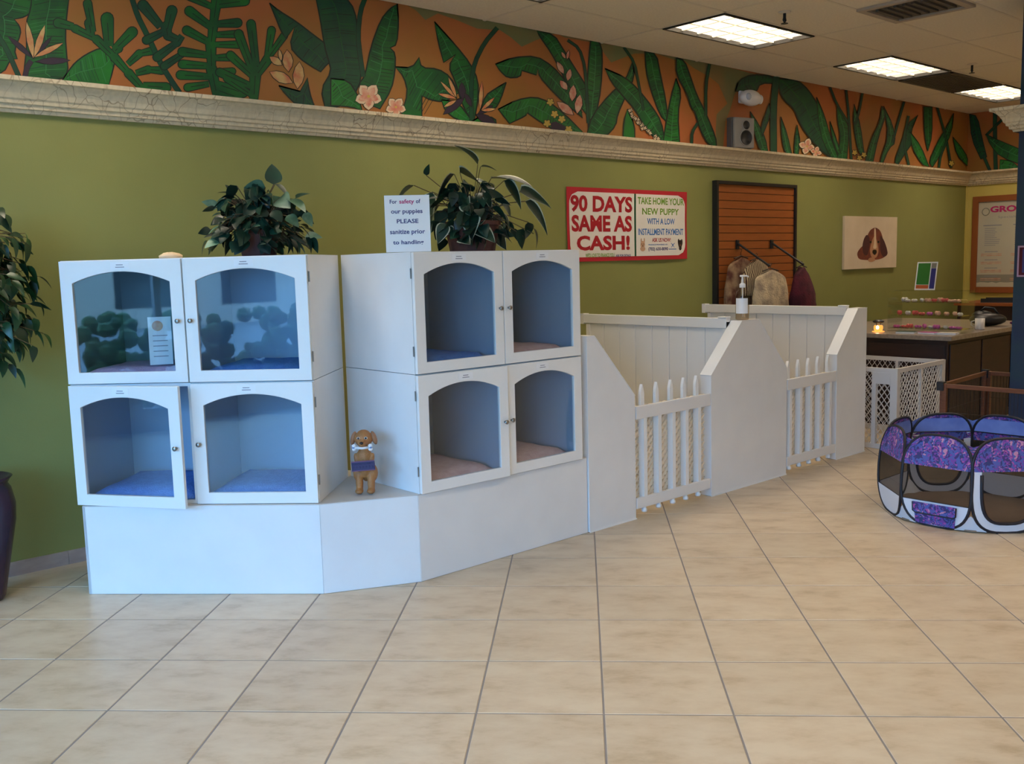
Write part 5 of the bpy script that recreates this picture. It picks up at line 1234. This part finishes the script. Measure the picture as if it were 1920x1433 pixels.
MB().ell((0, 0, .07), (.17, .13, .07)).build('cushion_body', mat('dark_green_cloth', (.008, .02, .018), .9), t, smooth=True)

# ------------------------------------------------------------------ floral fabric playpen
pcn = tw(2.385, 6.02, .002); NP = 8; AP = .500; SIDE = .414; PH = .54
t = empty('fabric_playpen', pcn, -TH, 'octagonal purple floral fabric puppy playpen with black mesh sides', 'playpen')
def supere(a, b, n=2.9, k=40): 
    return [(a*(abs(cos(q))**(2/n))*(1 if cos(q) >= 0 else -1), b+b*(abs(sin(q))**(2/n))*(1 if sin(q) >= 0 else -1)) for q in [2*pi*i/k-pi/2 for i in range(k)]]
def clipz(P, lo, hi):
    for sgn, lim in ((1, lo), (-1, -hi)):
        Q = []
        for i in range(len(P)):
            a, b = P[i], P[(i+1) % len(P)]; ia = sgn*a[1] >= lim; ib = sgn*b[1] >= lim
            if ia: Q.append(a)
            if ia != ib:
                f = (lim*sgn-a[1])/(b[1]-a[1]); Q.append((a[0]+(b[0]-a[0])*f, lim*sgn))
        P = Q
    return P
tilt = .06
for k in range(NP):
    an = -TH*0+radians(-133.7+22.5*0)+k*2*pi/NP; nrm = Vector((cos(an), sin(an), 0)); tg = Vector((-sin(an), cos(an), 0))
    deg = k*45
    pn = empty('side_panel', nrm*AP); pn.parent = t; pn.rotation_euler = (0, 0, an+pi/2)      # local -y faces outwards
    O = supere(SIDE/2, PH/2)
    def F(p, s): return (p[0], s+p[1]*tilt+.028*(2*(p[1]/PH)-1)**2-.012, p[1])
    nm = 'panel_piping'
    MB().tube([F(p, 0) for p in O], .0085, 6, closed=True).build(nm, M['piping'], pn, smooth=True)
    def sheet(name, P, m, s0=-.001, s1=.001, sub=1, lab_=None):
        mb = MB(); n_ = len(P)
        mb.prism(P, s0, s1, F); return mb.build(name, m, pn, label=lab_)
    far_side = k in (3, 4, 5)
    zt = PH*.66
    # top band: floral outside, blue lining inside
    for (lo, hi) in ((zt, zt+.06), (zt+.06, zt+.12), (zt+.12, PH)):
        sheet('floral_band', clipz(O, lo, hi), M['floral'], -.004, -.001)
        sheet('lining', clipz(O, max(lo, PH*.77), hi), M['blue_fab'], .0005, .003)
    sheet('hem', clipz(O, PH-.030, PH), M['floral'], .0035, .0055)
    MB().tube([F((p, PH*.77), .003) for p in (-SIDE/2+.01, 0, SIDE/2-.01)], .004, 4).build('lining_seam', M['piping'], pn)
    zb = .15
    if k == 1 or k == 5:     # doorway panels: wide pale surround with a dark zip around a mesh door
        outer = O; I = supere(SIDE/2-.055, (PH-.10)/2, 3.0); I = [(p[0], p[1]+.055) for p in I]
        mb = MB(); kk = len(O); vs = [F(p, -.0025) for p in O]+[F(p, -.0025) for p in I]+[F(p, -.001) for p in O]+[F(p, -.001) for p in I]
        fs = []
        for i in range(kk):
            j = (i+1) % kk; fs += [(i, j, kk+j, kk+i), (2*kk+i, 3*kk+i, 3*kk+j, 2*kk+j), (i, 2*kk+i, 2*kk+j, j), (kk+i, kk+j, 3*kk+j, 3*kk+i)]
        mb.add(vs, fs); mb.build('door_surround', M['white_fab'], pn)
        zpts = [F(p, -.003) for p in I if p[1] < zt]
        zi = [i for i in range(kk) if I[i][1] < zt]; start = max(zi, key=lambda i: (I[i][1], I[i][0] < 0))
        seq = sorted(zi, key=lambda i: atan2(I[i][0], -(I[i][1]-PH/2)))
        MB().tube([F(I[i], -.003) for i in seq], .010, 5).build('door_zip', M['piping'], pn, smooth=True)
        sheet('mesh_screen', clipz(I, .03, zt), M['screen'], -.0005, .0005)
    else:
        for lo, hi in ((zb, zb+.07), (zb+.07, zb+.14), (zb+.14, zt)): sheet('mesh_screen', clipz(O, lo, hi), M['screen'], -.0005, .0005)
        for lo, hi in ((0, .05), (.05, .10), (.10, zb)): sheet('lower_band', clipz(O, lo, hi), M['white_fab'], -.003, .001)
        if k in (0, 4):
            P_ = clipz([(-.115, .012), (.115, .012), (.125, .135), (-.125, .135)], 0, 1)
            MB().prism(P_, -.012, -.004, F).build('pocket', M['floral'], pn, bevel=.003)
            P_ = [(-.128, .085), (-.11, .075), (.11, .075), (.128, .085), (.128, .140), (-.128, .140)]
            MB().prism(P_, -.018, -.0125, F).build('pocket_flap', M['floral'], pn, bevel=.002)
            MB().tube([F((-.128, .138), -.016), F((-.126, .085), -.018), F((-.11, .075), -.019), F((.11, .075), -.019), F((.126, .085), -.018), F((.128, .138), -.016)], .0045, 5).build('flap_piping', M['piping'], pn)
        MB().tube([F((p, zb), -.002) for p in (-SIDE/2+.012, 0, SIDE/2-.012)], .003, 4).build('band_seam', M['piping'], pn)
# floral webs closing the notches between neighbouring arches, and gussets below
for k in range(NP):
    an = radians(-133.7+22.5)+k*2*pi/NP; R_ = AP/cos(pi/8)-.004
    o_ = Vector((cos(an), sin(an), 0)); tg = Vector((-sin(an), cos(an), 0))
    mb = MB(); a = o_*(R_-.022)+Vector((0, 0, PH*.70)); b1 = o_*(R_-.060)+tg*.10+Vector((0, 0, PH-.018)); b2 = o_*(R_-.060)-tg*.10+Vector((0, 0, PH-.018)); c1 = o_*(R_-.115)+tg*.085+Vector((0, 0, PH-.05)); c2 = o_*(R_-.115)-tg*.085+Vector((0, 0, PH-.05)); d_ = o_*(R_-.10)+Vector((0, 0, PH*.72))
    bk = k in (2, 3, 4, 5); c0_ = o_*(R_-(.02 if bk else .085))+Vector((0, 0, PH-.055))
    if bk: a, b1, b2 = a+o_*.03, b1+o_*.03, b2+o_*.03
    mb.add([a, b1, c0_, b2], [(0, 1, 2), (0, 2, 3)]); mb.build('corner_web', M['blue_fab'] if bk else M['floral'], t)
    mb = MB(); a = o_*(R_-.012)+Vector((0, 0, .10)); b1 = o_*(R_-.04)+tg*.085+Vector((0, 0, .006)); b2 = o_*(R_-.04)-tg*.085+Vector((0, 0, .006)); c_ = o_*(R_-.07)+Vector((0, 0, .006))
    mb.add([a, b1, b2, c_], [(0, 2, 1), (0, 1, 3), (0, 3, 2), (1, 2, 3)]); mb.build('corner_gusset', M['white_fab'], t)
R_ = AP/cos(pi/8)-.03
MB().prism([(R_*cos(radians(-133.7+22.5)+k*pi/4), R_*sin(radians(-133.7+22.5)+k*pi/4)) for k in range(8)], .004, .012, lambda p, s: (p[0], p[1], s)).build('floor_mat', M['brown_fab'], t)

# ------------------------------------------------------------------ outside the shop window (seen in reflections)
struct(B(-30, -26, -.15, X0-.13, 12, -.02).build('parking_lot', M['asphalt']))
rnd = random.Random(2)
for k in range(5):
    mb = MB()
    for q in range(150): mb.ell((rnd.uniform(-.5, .5), rnd.uniform(-.98, .98), rnd.uniform(.1, 1.05)), (rnd.uniform(.06, .13),)*3, n=6, m=4)
    o = mb.build('hedge', M['hedge'], None, loc=(-5.6, -1.2-k*2.3, -.02)); tag(o, 'clipped green hedge outside the shop window', 'hedge', 'hedges outside the window')
t = empty('street_building', (-22, -6, -.02), 0, 'tan building across the parking lot outside', 'building')
B(-3, -12, 0, 0, 12, 4.2).build('wall', M['stucco'], t); B(-3.3, -12.3, 4.21, .3, 12.3, 4.7).build('roof', M['menu_frame'], t)
for k in range(7): B(.001, -10.5+k*3.2, .6, .02, -8.7+k*3.2, 3.0).build('window', M['black'], t)
